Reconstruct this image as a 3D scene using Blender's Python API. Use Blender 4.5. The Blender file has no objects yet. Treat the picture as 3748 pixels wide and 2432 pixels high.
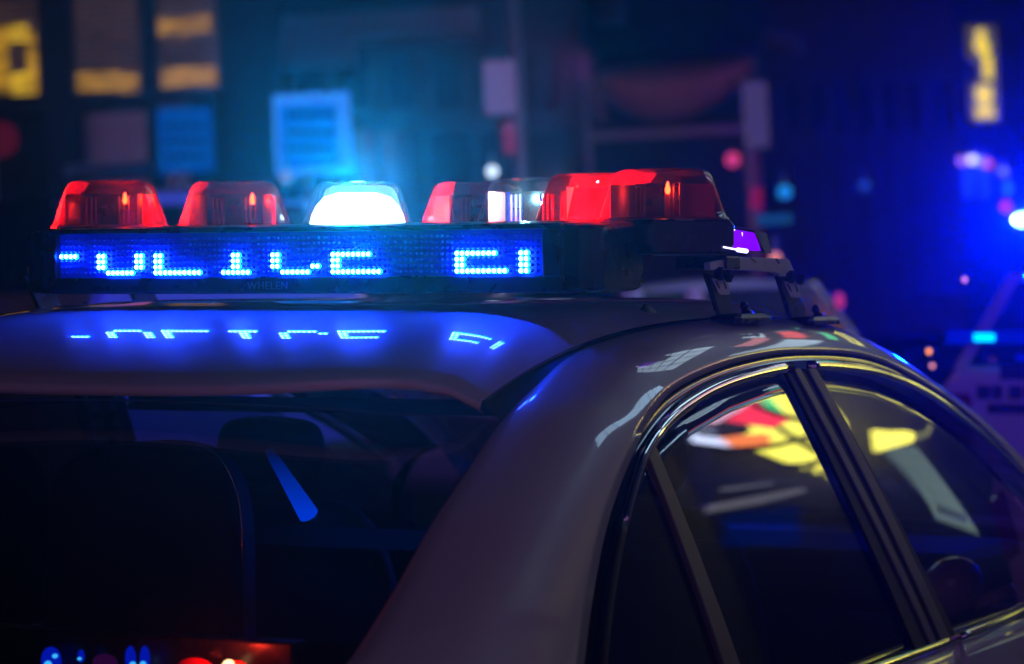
import bpy, bmesh, math, random
from mathutils import Vector, Matrix
random.seed(7)
SC = bpy.context.scene
COL = SC.collection
rad = math.radians

# ------------------------------------------------------------------ camera
# The parked car stands on a road that falls towards the kerb; everything that stands on
# that cross-fall (car, light bar, the car ahead) is turned by TILT, the camera is rolled with it.
CAMBER = rad(3.0)
TILT = Matrix.Translation((0.9, 0, 0)) @ Matrix.Rotation(CAMBER, 4, 'Y') @ Matrix.Translation((-0.9, 0, 0))
YAW, PITCH, ROLL = rad(25.39), rad(0.902), rad(-0.198)
CPOS = Vector((2.583, -4.543, 1.476))
FPX = 105 / 36 * 3748
_f = Vector((-math.sin(YAW) * math.cos(PITCH), math.cos(YAW) * math.cos(PITCH), -math.sin(PITCH)))
_r = Vector((math.cos(YAW), math.sin(YAW), 0)); _u = _r.cross(_f)
_r2 = math.cos(ROLL) * _r + math.sin(ROLL) * _u
_u2 = -math.sin(ROLL) * _r + math.cos(ROLL) * _u
cam = bpy.data.cameras.new('camera'); camo = bpy.data.objects.new('camera', cam); COL.objects.link(camo)
M = Matrix(((_r2.x, _u2.x, -_f.x, CPOS.x), (_r2.y, _u2.y, -_f.y, CPOS.y), (_r2.z, _u2.z, -_f.z, CPOS.z), (0, 0, 0, 1)))
CAMM = TILT @ M
camo.matrix_world = CAMM
cam.lens = 105; cam.sensor_width = 36; cam.sensor_fit = 'HORIZONTAL'
cam.clip_start = 0.05; cam.clip_end = 2000
cam.dof.use_dof = True; cam.dof.focus_distance = 5.2; cam.dof.aperture_fstop = 3.5
SC.camera = camo

# ------------------------------------------------------------------ world, exposure
w = bpy.data.worlds.new('World'); SC.world = w; w.use_nodes = True
nt = w.node_tree; nt.nodes.clear()
sky = nt.nodes.new('ShaderNodeTexSky'); sky.sky_type = 'NISHITA'; sky.sun_disc = False
sky.sun_elevation = rad(-4); sky.sun_rotation = rad(200); sky.altitude = 50
bg = nt.nodes.new('ShaderNodeBackground'); bg.inputs[1].default_value = 0.02
wo = nt.nodes.new('ShaderNodeOutputWorld')
nt.links.new(sky.outputs[0], bg.inputs[0]); nt.links.new(bg.outputs[0], wo.inputs[0])
SC.view_settings.view_transform = 'Standard'; SC.view_settings.look = 'None'
SC.view_settings.exposure = 0; SC.view_settings.gamma = 1
cy = SC.cycles
cy.use_denoising = True
cy.max_bounces = 8; cy.transparent_max_bounces = 24; cy.transmission_bounces = 6; cy.glossy_bounces = 5; cy.diffuse_bounces = 3
cy.volume_bounces = 0
cy.sample_clamp_indirect = 4; cy.caustics_reflective = False; cy.caustics_refractive = False
cy.use_light_tree = True

# ------------------------------------------------------------------ materials
MATS = {}
def pmat(name, base, rough=0.5, metal=0.0, coat=0.0, coat_rough=0.03, emis=None, estr=0.0, var=0.0, vscale=30.0, bump=0.0, bscale=200.0, spec=0.5, rvar=0.0):
    if name in MATS: return MATS[name]
    m = bpy.data.materials.new(name); m.use_nodes = True
    n = m.node_tree; b = n.nodes['Principled BSDF']
    b.inputs['Base Color'].default_value = (*base, 1)
    b.inputs['Roughness'].default_value = rough
    b.inputs['Metallic'].default_value = metal
    b.inputs['Specular IOR Level'].default_value = spec
    b.inputs['Coat Weight'].default_value = coat; b.inputs['Coat Roughness'].default_value = coat_rough
    if emis:
        b.inputs['Emission Color'].default_value = (*emis, 1); b.inputs['Emission Strength'].default_value = estr
    tc = n.nodes.new('ShaderNodeTexCoord')
    if var > 0 or rvar > 0:
        ns = n.nodes.new('ShaderNodeTexNoise'); ns.inputs['Scale'].default_value = vscale; ns.inputs['Detail'].default_value = 6
        n.links.new(tc.outputs['Object'], ns.inputs['Vector'])
        if var > 0:
            mx = n.nodes.new('ShaderNodeMix'); mx.data_type = 'RGBA'
            mx.inputs['A'].default_value = (*[c * (1 - var) for c in base], 1)
            mx.inputs['B'].default_value = (*[min(1, c * (1 + var)) for c in base], 1)
            n.links.new(ns.outputs['Fac'], mx.inputs['Factor']); n.links.new(mx.outputs['Result'], b.inputs['Base Color'])
        if rvar > 0:
            mr = n.nodes.new('ShaderNodeMapRange')
            mr.inputs['From Min'].default_value = 0.3; mr.inputs['From Max'].default_value = 0.7
            mr.inputs['To Min'].default_value = max(0.01, rough - rvar); mr.inputs['To Max'].default_value = rough + rvar
            n.links.new(ns.outputs['Fac'], mr.inputs['Value']); n.links.new(mr.outputs['Result'], b.inputs['Roughness'])
    if bump > 0:
        n2 = n.nodes.new('ShaderNodeTexNoise'); n2.inputs['Scale'].default_value = bscale; n2.inputs['Detail'].default_value = 3
        n.links.new(tc.outputs['Object'], n2.inputs['Vector'])
        bp = n.nodes.new('ShaderNodeBump'); bp.inputs['Strength'].default_value = bump; bp.inputs['Distance'].default_value = 0.002
        n.links.new(n2.outputs['Fac'], bp.inputs['Height']); n.links.new(bp.outputs['Normal'], b.inputs['Normal'])
        if coat > 0: n.links.new(bp.outputs['Normal'], b.inputs['Coat Normal'])
    MATS[name] = m; return m

def emat(name, col, s, sample=True):
    if name in MATS: return MATS[name]
    m = bpy.data.materials.new(name); m.use_nodes = True
    n = m.node_tree; n.nodes.clear()
    e = n.nodes.new('ShaderNodeEmission'); e.inputs[0].default_value = (*col, 1); e.inputs[1].default_value = s
    o = n.nodes.new('ShaderNodeOutputMaterial'); n.links.new(e.outputs[0], o.inputs[0])
    if not sample: m.cycles.emission_sampling = 'NONE'
    MATS[name] = m; return m

def thin_glass(name, tint, refl=1.0, rough=0.0, ior=1.5, smear=0.0, body=None, bodyw=0.0):
    """A clear pane or moulded shell: passes tinted light straight through, mirrors by Fresnel."""
    if name in MATS: return MATS[name]
    m = bpy.data.materials.new(name); m.use_nodes = True
    n = m.node_tree; n.nodes.clear()
    t = n.nodes.new('ShaderNodeBsdfTransparent'); t.inputs[0].default_value = (*tint, 1)
    g = n.nodes.new('ShaderNodeBsdfGlossy'); g.inputs['Roughness'].default_value = rough
    g.inputs[0].default_value = (refl, refl, refl, 1)
    fr = n.nodes.new('ShaderNodeFresnel'); fr.inputs[0].default_value = ior
    ge = n.nodes.new('ShaderNodeNewGeometry'); mi = n.nodes.new('ShaderNodeMapRange')      # same mirror strength from either side of the pane
    mi.inputs['To Min'].default_value = ior; mi.inputs['To Max'].default_value = 1 / ior
    n.links.new(ge.outputs['Backfacing'], mi.inputs['Value']); n.links.new(mi.outputs['Result'], fr.inputs[0])
    mx = n.nodes.new('ShaderNodeMixShader'); o = n.nodes.new('ShaderNodeOutputMaterial')
    n.links.new(fr.outputs[0], mx.inputs[0]); n.links.new(t.outputs[0], mx.inputs[1]); n.links.new(g.outputs[0], mx.inputs[2])
    last = mx
    if body:      # moulded plastic that scatters a little of the light passing through it
        dd = n.nodes.new('ShaderNodeBsdfDiffuse'); dd.inputs[0].default_value = (*body, 1)
        tl = n.nodes.new('ShaderNodeBsdfTranslucent'); tl.inputs[0].default_value = (*body, 1)
        ad = n.nodes.new('ShaderNodeMixShader'); ad.inputs[0].default_value = 0.6
        n.links.new(dd.outputs[0], ad.inputs[1]); n.links.new(tl.outputs[0], ad.inputs[2])
        mb_ = n.nodes.new('ShaderNodeMixShader'); mb_.inputs[0].default_value = bodyw
        n.links.new(t.outputs[0], mb_.inputs[1]); n.links.new(ad.outputs[0], mb_.inputs[2]); n.links.new(mb_.outputs[0], mx.inputs[1])
    if smear > 0:
        tc = n.nodes.new('ShaderNodeTexCoord'); mp = n.nodes.new('ShaderNodeMapping'); mp.inputs['Scale'].default_value = (6, 9, 30)
        mp.inputs['Rotation'].default_value = (0.5, 0, 0)
        ns = n.nodes.new('ShaderNodeTexNoise'); ns.inputs['Scale'].default_value = 3; ns.inputs['Detail'].default_value = 8
        n.links.new(tc.outputs['Object'], mp.inputs[0]); n.links.new(mp.outputs[0], ns.inputs['Vector'])
        cr = n.nodes.new('ShaderNodeMapRange'); cr.inputs['From Min'].default_value = 0.5; cr.inputs['From Max'].default_value = 0.85
        cr.inputs['To Max'].default_value = smear
        n.links.new(ns.outputs['Fac'], cr.inputs['Value'])
        df = n.nodes.new('ShaderNodeBsdfDiffuse'); df.inputs[0].default_value = (0.5, 0.5, 0.5, 1)
        m2 = n.nodes.new('ShaderNodeMixShader')
        n.links.new(cr.outputs['Result'], m2.inputs[0]); n.links.new(mx.outputs[0], m2.inputs[1]); n.links.new(df.outputs[0], m2.inputs[2])
        last = m2
    n.links.new(last.outputs[0], o.inputs[0])
    MATS[name] = m; return m

PAINT = pmat('white_paint', (0.72, 0.72, 0.74), 0.38, coat=1.0, coat_rough=0.006, var=0.16, vscale=520, bump=0.004, bscale=90)
CHROME = pmat('chrome', (0.75, 0.76, 0.78), 0.07, metal=1.0, rvar=0.03, vscale=40)
SATIN = pmat('satin_trim', (0.16, 0.165, 0.16), 0.42, bump=0.15, bscale=900, var=0.1)
BLACK = pmat('black_plastic', (0.012, 0.012, 0.014), 0.3, var=0.2, bump=0.08, bscale=500, rvar=0.08, vscale=25)
GLOSSBLACK = pmat('gloss_black', (0.008, 0.008, 0.01), 0.12, coat=0.6)
RUBBER = pmat('rubber', (0.012, 0.012, 0.013), 0.6, bump=0.1, bscale=400)
ALU = pmat('brushed_aluminium', (0.72, 0.73, 0.70), 0.5, metal=0.1, var=0.12, vscale=60, bump=0.1, bscale=300)
MIRROR = pmat('reflector_metal', (0.85, 0.85, 0.86), 0.38, metal=0.7)
CABIN = pmat('cabin_trim', (0.02, 0.02, 0.022), 0.7, bump=0.3, bscale=300)
SEAT = pmat('seat_fabric', (0.025, 0.025, 0.03), 0.8, bump=0.4, bscale=500)
TYRE = pmat('tyre_rubber', (0.02, 0.02, 0.02), 0.8, bump=0.3)
RIM = pmat('wheel_alloy', (0.4, 0.4, 0.42), 0.3, metal=0.8)
GLASS = thin_glass('side_glass', (0.58, 0.63, 0.66), 1.0, 0.0, 1.6, smear=0.02)
RGLASS = thin_glass('rear_glass', (0.66, 0.70, 0.75), 1.0, 0.02, 1.5, smear=0.03)
REDLENS = thin_glass('red_dome', (0.97, 0.05, 0.07), 1.0, 0.02, 1.45, body=(0.9, 0.02, 0.04), bodyw=0.13)
CLEARLENS = thin_glass('clear_dome', (0.90, 0.95, 0.97), 1.0, 0.02, 1.45, body=(0.6, 0.8, 0.9), bodyw=0.012)
TAILRED = pmat('tail_lens', (0.25, 0.005, 0.005), 0.15, coat=1)
ASPHALT = pmat('asphalt', (0.045, 0.045, 0.048), 0.8, var=0.35, vscale=60, bump=0.6, bscale=150)
CONCRETE = pmat('concrete', (0.22, 0.21, 0.2), 0.85, var=0.2, vscale=8, bump=0.4, bscale=80)

# ------------------------------------------------------------------ helpers
class MB:
    def __init__(s): s.v = []; s.f = []
    def add(s, vs, fs):
        k = len(s.v); s.v += [tuple(p) for p in vs]; s.f += [tuple(i + k for i in q) for q in fs]; return s
    def box(s, c, d, rot=None):
        x, y, z = [q / 2 for q in d]; c = Vector(c)
        pts = [Vector(p) for p in ((-x, -y, -z), (x, -y, -z), (x, y, -z), (-x, y, -z), (-x, -y, z), (x, -y, z), (x, y, z), (-x, y, z))]
        if rot is not None: pts = [rot @ p for p in pts]
        return s.add([p + c for p in pts], [(0, 3, 2, 1), (4, 5, 6, 7), (0, 1, 5, 4), (1, 2, 6, 5), (2, 3, 7, 6), (3, 0, 4, 7)])
    def grid(s, rows, closed=False):
        n = len(rows[0]); vs = [p for r in rows for p in r]; fs = []
        for i in range(len(rows) - 1):
            for j in range(n if closed else n - 1):
                a = i * n + j; b = i * n + (j + 1) % n
                fs.append((a, b, b + n, a + n))
        return s.add(vs, fs)
    def loft(s, rings, cap=True):
        k = len(s.v); n = len(rings[0]); s.grid(rings, True)
        if cap:
            s.f.append(tuple(k + j for j in reversed(range(n))))
            s.f.append(tuple(k + (len(rings) - 1) * n + j for j in range(n)))
        return s
    def cyl(s, a, b, r, n=16, r2=None):
        a = Vector(a); b = Vector(b); d = (b - a).normalized()
        p = d.orthogonal().normalized(); q = d.cross(p); r2 = r if r2 is None else r2
        ring = lambda c, rr: [c + rr * (math.cos(2 * math.pi * i / n) * p + math.sin(2 * math.pi * i / n) * q) for i in range(n)]
        return s.loft([ring(a, r), ring(b, r2)])
    def sphere(s, c, r, nu=14, nv=9, sc=(1, 1, 1)):
        c = Vector(c); rows = []
        for j in range(nv + 1):
            t = math.pi * j / nv
            rows.append([c + Vector((sc[0] * r * math.sin(t) * math.cos(2 * math.pi * i / nu), sc[1] * r * math.sin(t) * math.sin(2 * math.pi * i / nu), -sc[2] * r * math.cos(t))) for i in range(nu)])
        return s.grid(rows, True)
    def sweep(s, path, w, h, nrm=None, n=10):
        """oval section swept along path; w across, h along nrm"""
        rings = []; N = len(path)
        for i, p in enumerate(path):
            t = (Vector(path[min(i + 1, N - 1)]) - Vector(path[max(i - 1, 0)])).normalized()
            up = Vector(nrm[i] if isinstance(nrm, list) else nrm); sd = t.cross(up).normalized(); up = sd.cross(t).normalized()
            rings.append([Vector(p) + w * math.cos(2 * math.pi * k / n) * sd + h * math.sin(2 * math.pi * k / n) * up for k in range(n)])
        return s.loft(rings)
    def obj(s, name, mat, parent=None, smooth=False, bevel=0, solid=0, sub=0):
        me = bpy.data.meshes.new(name); me.from_pydata(s.v, [], s.f); me.update()
        bm = bmesh.new(); bm.from_mesh(me); bmesh.ops.remove_doubles(bm, verts=bm.verts, dist=1e-6)
        bmesh.ops.recalc_face_normals(bm, faces=bm.faces); bm.to_mesh(me); bm.free()
        if mat: me.materials.append(mat)
        if smooth:
            for p in me.polygons: p.use_smooth = True
        o = bpy.data.objects.new(name, me); COL.objects.link(o)
        if parent: o.parent = parent
        if solid: md = o.modifiers.new('thickness', 'SOLIDIFY'); md.thickness = solid; md.offset = -1
        if bevel: md = o.modifiers.new('bevel', 'BEVEL'); md.width = bevel; md.segments = 2; md.limit_method = 'ANGLE'; md.angle_limit = rad(40)
        if sub: md = o.modifiers.new('sub', 'SUBSURF'); md.levels = sub; md.render_levels = sub
        return o

ON_CAMBER = []
def tag(o, label, cat=None, group=None, kind=None, camber=False):
    if label: o['label'] = label
    if cat: o['category'] = cat
    if group: o['group'] = group
    if kind: o['kind'] = kind
    if camber: ON_CAMBER.append(o)
    return o
def thing(name, label, cat, loc=(0, 0, 0), group=None, camber=False):
    o = bpy.data.objects.new(name, None); o.empty_display_size = 0.1; COL.objects.link(o); o.location = loc
    return tag(o, label, cat, group, None, camber)
def lamp(name, kind, loc, col, power, parent=None, size=0.02, spot=None, aim=None):
    l = bpy.data.lights.new(name, kind); l.color = col; l.energy = power
    if kind in ('POINT', 'SPOT'): l.shadow_soft_size = size
    o = bpy.data.objects.new(name, l); COL.objects.link(o); o.location = loc
    if spot: l.spot_size = spot; l.spot_blend = 0.6
    if aim is not None: o.rotation_euler = (Vector(aim) - Vector(loc)).to_track_quat('-Z', 'Y').to_euler()
    if parent: o.parent = parent
    return o
def share(o, name, parent, loc=None):
    c = bpy.data.objects.new(name, o.data); COL.objects.link(c); c.parent = parent
    if loc is not None: c.location = loc
    return c

def catmull(pts, n):
    pts = [Vector(p) for p in pts]; out = []
    for i in range(len(pts) - 1):
        p0 = pts[max(i - 1, 0)]; p1 = pts[i]; p2 = pts[i + 1]; p3 = pts[min(i + 2, len(pts) - 1)]
        for k in range(n):
            t = k / n
            out.append(0.5 * ((2 * p1) + (p2 - p0) * t + (2 * p0 - 5 * p1 + 4 * p2 - p3) * t * t + (3 * p1 - p0 - 3 * p2 + p3) * t ** 3))
    out.append(pts[-1]); return out
def interp(tab, x):
    if x <= tab[0][0]: return tab[0][1]
    for (a, b), (c, d) in zip(tab, tab[1:]):
        if x <= c: return b + (d - b) * (x - a) / (c - a)
    return tab[-1][1]
def mir(pts): return [(-p[0], p[1], p[2]) for p in pts]

# ------------------------------------------------------------------ road and pavement
mb = MB()
slope = math.tan(CAMBER)
prof = [(-200, 0.20), (-9, 0.20), (-3.0, 0.204), (1.9, -slope * 1.0), (1.9, -0.14)]
ys = [-200, -40, -10, 0, 10, 40, 200]
mb.grid([[(x, y, z) for x, z in prof] for y in ys])
tag(mb.obj('road', ASPHALT), None, kind='structure')
mb = MB(); mb.grid([[(1.9, y, -0.2), (1.9, y, 0.065), (1.93, y, 0.075), (2.05, y, 0.078), (2.05, y, 0.07)] for y in ys])
tag(mb.obj('kerb', CONCRETE), None, kind='structure')
mb = MB(); mb.grid([[(2.05, y, 0.074), (200, y, 0.074)] for y in ys])
tag(mb.obj('pavement', CONCRETE), None, kind='structure')

# ------------------------------------------------------------------ police car
def xs(z):
    t = (z - 0.78) / 0.55
    return 0.80 - 0.095 * t - 0.03 * t * t if z >= 0.70 else 0.8127 + (0.70 - z) * 0.10
def tap(y): return 0.10 * max(0, -y) ** 2 + 0.05 * max(0, y - 1.3) ** 2
def S(y, z, off=0.0): return Vector((xs(z) - tap(y) + off * 0.97, y, z + off * 0.22))
XC = -0.11          # the car's centre plane; the bar sits a little off it
def zroof(x, y):
    d = max(0, 0.9 - y); q = min(1.0, abs(x - XC) / 0.66) ** 8; fr = 0.23 * max(0, y - 0.9) ** 1.75
    zc = 1.451 - 0.031 * d ** 4.7; zd = 1.416 - 0.066 * d ** 3
    return zc + (zd - zc) * q - fr
AC = [(0.66, 2.316, 1.056), (0.61, 1.939, 1.199), (0.575, 1.468, 1.326), (0.565, 1.154, 1.396), (0.56, 0.709, 1.412), (0.56, 0.372, 1.404), (0.56, 0.128, 1.386), (0.56, -0.065, 1.356), (0.56, -0.183, 1.316), (0.565, -0.311, 1.272), (0.575, -0.449, 1.205), (0.585, -0.593, 1.131), (0.60, -0.74, 1.048), (0.615, -0.879, 0.98), (0.62, -0.939, 0.955), (0.63, -1.05, 0.905)]
BC = [(0.712, 2.25, 1.00), (0.704, 1.85, 1.155), (0.694, 1.518, 1.253), (0.675, 1.16, 1.328), (0.67, 0.747, 1.349), (0.672, 0.467, 1.342), (0.677, 0.252, 1.323), (0.685, 0.071, 1.294), (0.696, -0.05, 1.254), (0.703, -0.109, 1.221), (0.716, -0.211, 1.16), (0.726, -0.286, 1.102), (0.738, -0.355, 1.032), (0.749, -0.41, 0.96), (0.757, -0.445, 0.905), (0.765, -0.49, 0.83)]
CHR = [(2.128, 1.046), (1.93, 1.118), (1.708, 1.188), (1.447, 1.26), (1.206, 1.305), (0.967, 1.326), (0.734, 1.333), (0.508, 1.326), (0.29, 1.308), (0.107, 1.278), (-0.015, 1.245), (-0.096, 1.212), (-0.141, 1.184), (-0.225, 1.118), (-0.30, 1.045), (-0.37, 0.955), (-0.42, 0.87), (-0.45, 0.79)]
GTOP = sorted([(-0.475, 0.76), (-0.44, 0.84), (-0.40, 0.92), (-0.345, 1.0), (-0.275, 1.07), (-0.19, 1.132), (-0.087, 1.19), (-0.01, 1.219), (0.125, 1.256), (0.321, 1.288), (0.546, 1.309), (0.708, 1.317), (0.878, 1.311), (1.121, 1.288), (1.353, 1.24), (1.597, 1.166), (1.799, 1.093), (2.023, 1.0), (2.3, 0.86), (2.42, 0.78)])

car = thing('police_car', 'white police sedan with light bar on its roof, in the foreground', 'police car', camber=True)
def build_roof():
    mb = MB(); rows = []
    nx, ny = 28, 44
    for j in range(ny + 1):
        row = []
        for i in range(nx + 1):
            x = XC + 0.647 * (-1 + 2 * i / nx); xr_ = abs(x - XC)
            yr = -0.462 + 0.118 * (xr_ / 0.647) ** 3
            yf = 1.50 - 0.16 * xr_ * xr_
            y = yr + (yf - yr) * j / ny
            z = zroof(x, y)
            e = xr_ - 0.61
            if e > 0: z -= 4.5 * e * e
            row.append((x, y, z))
        rows.append(row)
    lip = [(x, y - 0.006, z - 0.012) for x, y, z in rows[0]]
    mb.grid([[(x, y + 0.01, z - 0.02) for x, y, z in rows[0]], lip] + rows)
    return mb.obj('roof_panel', PAINT, car, smooth=True)
build_roof()
for sgn in (1, -1):
    F = (lambda p: Vector((p[0], p[1], p[2]))) if sgn > 0 else (lambda p: Vector((2 * XC - p[0], p[1], p[2])))
    a = catmull(AC, 6); b = catmull(BC, 6); n = len(a)
    # side rail and rear pillar, one pressed panel
    rows = []
    for i in range(n):
        A, B = a[i], b[i]
        t = (a[min(i + 1, n - 1)] - a[max(i - 1, 0)])
        nr = (B - A).cross(t).normalized()
        if nr.x < 0: nr = -nr
        h = (B - A).length * 0.26
        Cc = (A + B) / 2 + nr * h * 1.0
        row = [F(A + Vector((-0.012, 0, -0.012)))]
        for k in range(13):
            q = k / 12; row.append(F((1 - q) ** 2 * A + 2 * q * (1 - q) * Cc + q * q * B))
        row.append(F(B + Vector((-0.012, 0, 0.0))))
        rows.append(row)
    MB().grid(rows).obj('side_rail_and_rear_pillar', PAINT, car, smooth=True)
    # black moulding in the roof channel
    rows = []
    for p in a:
        if -0.34 < p.y < 1.48:
            xr = 0.5385; zr = zroof(xr, p.y) - 4.5 * 0.0385 ** 2
            P0 = Vector((xr - 0.004, p.y, zr - 0.004)); P1 = Vector((p.x + 0.002, p.y, p.z - 0.001))
            mid = (P0 + P1) / 2 + Vector((0, 0, -0.0015))
            rows.append([F(P0), F(mid), F(P1)])
    MB().grid(rows).obj('roof_moulding', RUBBER, car, smooth=True)
    # window surround: black reveal, chrome strips (front door, rear door)
    c = catmull([S(y, z) for y, z in CHR], 5)
    g = [bb for bb in catmull(BC, 8)]
    rows = []
    for p in c:
        q = min(g, key=lambda v: (v - p).length)
        rows.append([F(q + Vector((-0.004, 0, 0.001))), F((p + q) / 2 + Vector((-0.009, 0, -0.002))), F(p + Vector((-0.006, 0, 0)))])
    MB().grid(rows).obj('window_reveal', GLOSSBLACK, car, smooth=True)
    for lo, hi, nm in ((-9, 0.722, 'rear'), (0.738, 9, 'front')):
        path = []; nrm = []
        for p in c:
            if lo <= p.y <= hi and p.z > 1.10 or (lo <= p.y <= hi and p.y > 0):
                d = Vector((0, 0.25 if p.y < 0 else 0, -1)).normalized() * 0.011
                if p.y < -0.02: d = Vector((0, 0.8, -0.6)) * 0.012
                path.append(F(p + d + Vector((0.002, 0, 0)))); nrm.append(Vector((sgn * 0.97, 0, 0.22)))
        MB().sweep(path, 0.0105, 0.006, nrm, 12).obj('chrome_window_trim', CHROME, car, smooth=True)
    path = [F(p + Vector((0.001, 0.012, -0.004))) for p in c if p.z <= 1.11 and p.y < 0]
    MB().sweep(path, 0.012, 0.006, [Vector((sgn * 0.97, 0, 0.22))] * len(path), 10).obj('window_seal', RUBBER, car, smooth=True)
    # panes
    ZB = 0.772
    def pane(name, y0b, y1b, s0, s1, inset):
        rows = []
        for i in range(25):
            q = i / 24; yb = y0b + (y1b - y0b) * q; sl = s0 + (s1 - s0) * q
            zt = 1.2
            lo_, hi_ = ZB, 1.36
            for _ in range(40):
                zm = (lo_ + hi_) / 2
                if zm < interp(GTOP, yb + sl * (zm - ZB)) + 0.004: lo_ = zm
                else: hi_ = zm
            zt = max(lo_, ZB + 0.001)
            rows.append([F(S(yb + sl * (z - ZB), z, -inset)) for z in [ZB - 0.03 + (zt - ZB + 0.03) * k / 14 for k in range(15)]])
        return MB().grid(rows).obj(name, GLASS, car, smooth=True, solid=0.004)
    DS = -0.41; BS = -0.79
    pane('quarter_window', -0.47, 0.10, 0.0, DS, 0.009)
    pane('rear_door_window', 0.115, 1.10, DS, BS, 0.012)
    pane('front_door_window', 1.20, 2.40, BS, 0.0, 0.012)
    # divider between quarter pane and door pane
    def strip(name, y0, y1, sl, mat, proud, ztop, wtop=1.0, n=14):
        rows = []
        for k in range(n + 1):
            z = ZB - 0.01 + (ztop - ZB + 0.01) * k / n
            ww = 1 + (wtop - 1) * k / n; ym = (y0 + y1) / 2 + sl * (z - ZB); hw = (y1 - y0) / 2 * ww
            rows.append([F(S(ym - hw, z, -0.008)), F(S(ym - hw, z, proud - 0.002)), F(S(ym - hw + 0.003, z, proud)), F(S(ym + hw - 0.003, z, proud)), F(S(ym + hw, z, proud - 0.002)), F(S(ym + hw, z, -0.008))])
        return MB().loft(rows).obj(name, mat, car, smooth=False)
    strip('window_divider', 0.075, 0.15, DS, SATIN, 0.002, 1.212, 0.62)
    strip('door_pillar', 1.03, 1.30, -0.80, RUBBER, -0.001, 1.312, 0.62)
    strip('pillar_strip', 1.115, 1.155, -0.80, SATIN, 0.004, 1.318, 0.9)
    strip('pillar_strip', 1.185, 1.245, -0.80, SATIN, 0.004, 1.316, 0.8)
    # belt trim
    for y0, y1 in ((-0.44, 1.305), (1.318, 2.38)):
        path = [F(S(y0 + (y1 - y0) * k / 20, 0.757, 0.004)) for k in range(21)]
        MB().sweep(path, 0.0085, 0.006, Vector((sgn, 0, 0.2)), 10).obj('chrome_belt_trim', CHROME, car, smooth=True)
    # lower body panels
    def bx(y, z):
        t = (0.745 - z)
        x = 0.806 + 0.26 * t - 0.22 * t * t * 1.1 if z > 0.45 else 0.806 + 0.26 * 0.295 - 0.0211 - (0.45 - z) * 0.18
        return x - 0.030 * max(0, -y - 0.2) ** 2 - 0.035 * max(0, y - 2.2) ** 2
    def panel(name, y0, y1, slant=0.0, arch=None, ztop=lambda y: 0.747):
        rows = []
        for i in range(31):
            y = y0 + (y1 - y0) * i / 30; zb = 0.24
            if arch:
                d2 = 0.36 ** 2 - (y - arch) ** 2
                if d2 > 0: zb = max(zb, 0.33 + math.sqrt(d2))
            zt = ztop(y)
            rows.append([F((bx(y, z), y + slant * max(0, 0.745 - z), z)) for z in [zb + (zt - zb) * k / 14 for k in range(15)]])
        return MB().grid(rows).obj(name, PAINT, car, smooth=True, solid=0.012)
    panel('rear_fender', -2.05, -0.30, 0, -1.02, lambda y: interp([(-2.05, 0.80), (-1.3, 0.86), (-0.9, 0.85), (-0.45, 0.76), (-0.3, 0.747)], y))
    panel('rear_door', -0.292, 1.308, 0.0, -0.9)
    panel('front_door', 1.316, 2.38)
    panel('front_fender', 2.388, 3.75, 0, 2.9, lambda y: interp([(2.388, 0.747), (3.0, 0.74), (3.75, 0.62)], y))
    for y in (-1.02, 2.9):
        wx = XC + 0.91 * sgn
        tm = MB(); pr = [(0.20, -0.10), (0.30, -0.11), (0.325, -0.08), (0.33, 0), (0.325, 0.08), (0.30, 0.11), (0.20, 0.10)]
        tm.grid([[(wx + o_, y + r_ * math.cos(2 * math.pi * k / 36), 0.33 + r_ * math.sin(2 * math.pi * k / 36)) for k in range(36)] for r_, o_ in pr], True)
        to = tm.obj('tyre', TYRE, car, smooth=True)
        rm = MB(); rm.cyl((wx - 0.09, y, 0.33), (wx + 0.09, y, 0.33), 0.205, 32)
        for k in range(5):
            aa = 2 * math.pi * k / 5
            rm.box((wx + sgn * 0.095, y + 0.11 * math.cos(aa), 0.33 + 0.11 * math.sin(aa)), (0.02, 0.19, 0.05), Matrix.Rotation(aa, 3, 'X'))
        rm.obj('rim', RIM, to, bevel=0.004)
    # door mirror, tail lamp, head lamp
    mm = MB(); mm.sphere((XC + sgn * 1.09, 2.05, 0.86), 0.1, 16, 10, (1.0, 0.65, 0.72)); mm.box((XC + sgn * 0.98, 2.07, 0.80), (0.12, 0.05, 0.03))
    mm.obj('door_mirror', PAINT, car, smooth=True)
    MB().box((XC + sgn * 0.70, -2.02, 0.74), (0.34, 0.12, 0.16)).obj('tail_lamp', TAILRED, car, bevel=0.02)
    MB().box((XC + sgn * 0.70, 3.72, 0.56), (0.32, 0.14, 0.13)).obj('head_lamp', CLEARLENS, car, bevel=0.02)

# rear window: curved pane between the pillars
ec = [p for p in catmull(AC, 8) if p.y < -0.30]
rows = []
for i, p in enumerate(ec):
    s_ = i / (len(ec) - 1); row = []
    for k in range(33):
        q = -1 + 2 * k / 32; x = XC + (p.x * 1.01 - XC) * q
        dome = (1 - q * q)
        row.append((x, p.y + 0.006 - 0.085 * dome * (1 + 0.3 * s_), p.z - 0.010 + 0.030 * dome * (1 - 0.3 * s_)))
    rows.append(row)
MB().grid(rows).obj('rear_window', RGLASS, car, smooth=True, solid=0.004)
# windshield
ec = [p for p in catmull(AC, 8) if p.y > 1.40][::-1]
rows = []
for i, p in enumerate(ec):
    rows.append([(XC + (p.x - XC) * (-1 + 2 * k / 24), p.y + 0.02 + 0.16 * (1 - (-1 + 2 * k / 24) ** 2), p.z - 0.004 + 0.02 * (1 - (-1 + 2 * k / 24) ** 2)) for k in range(25)])
rows.append([(XC + 0.81 * (-1 + 2 * k / 24), 2.62 + 0.16 * (1 - (-1 + 2 * k / 24) ** 2), 0.90) for k in range(25)])
MB().grid(rows).obj('windshield', GLASS, car, smooth=True, solid=0.005)
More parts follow.
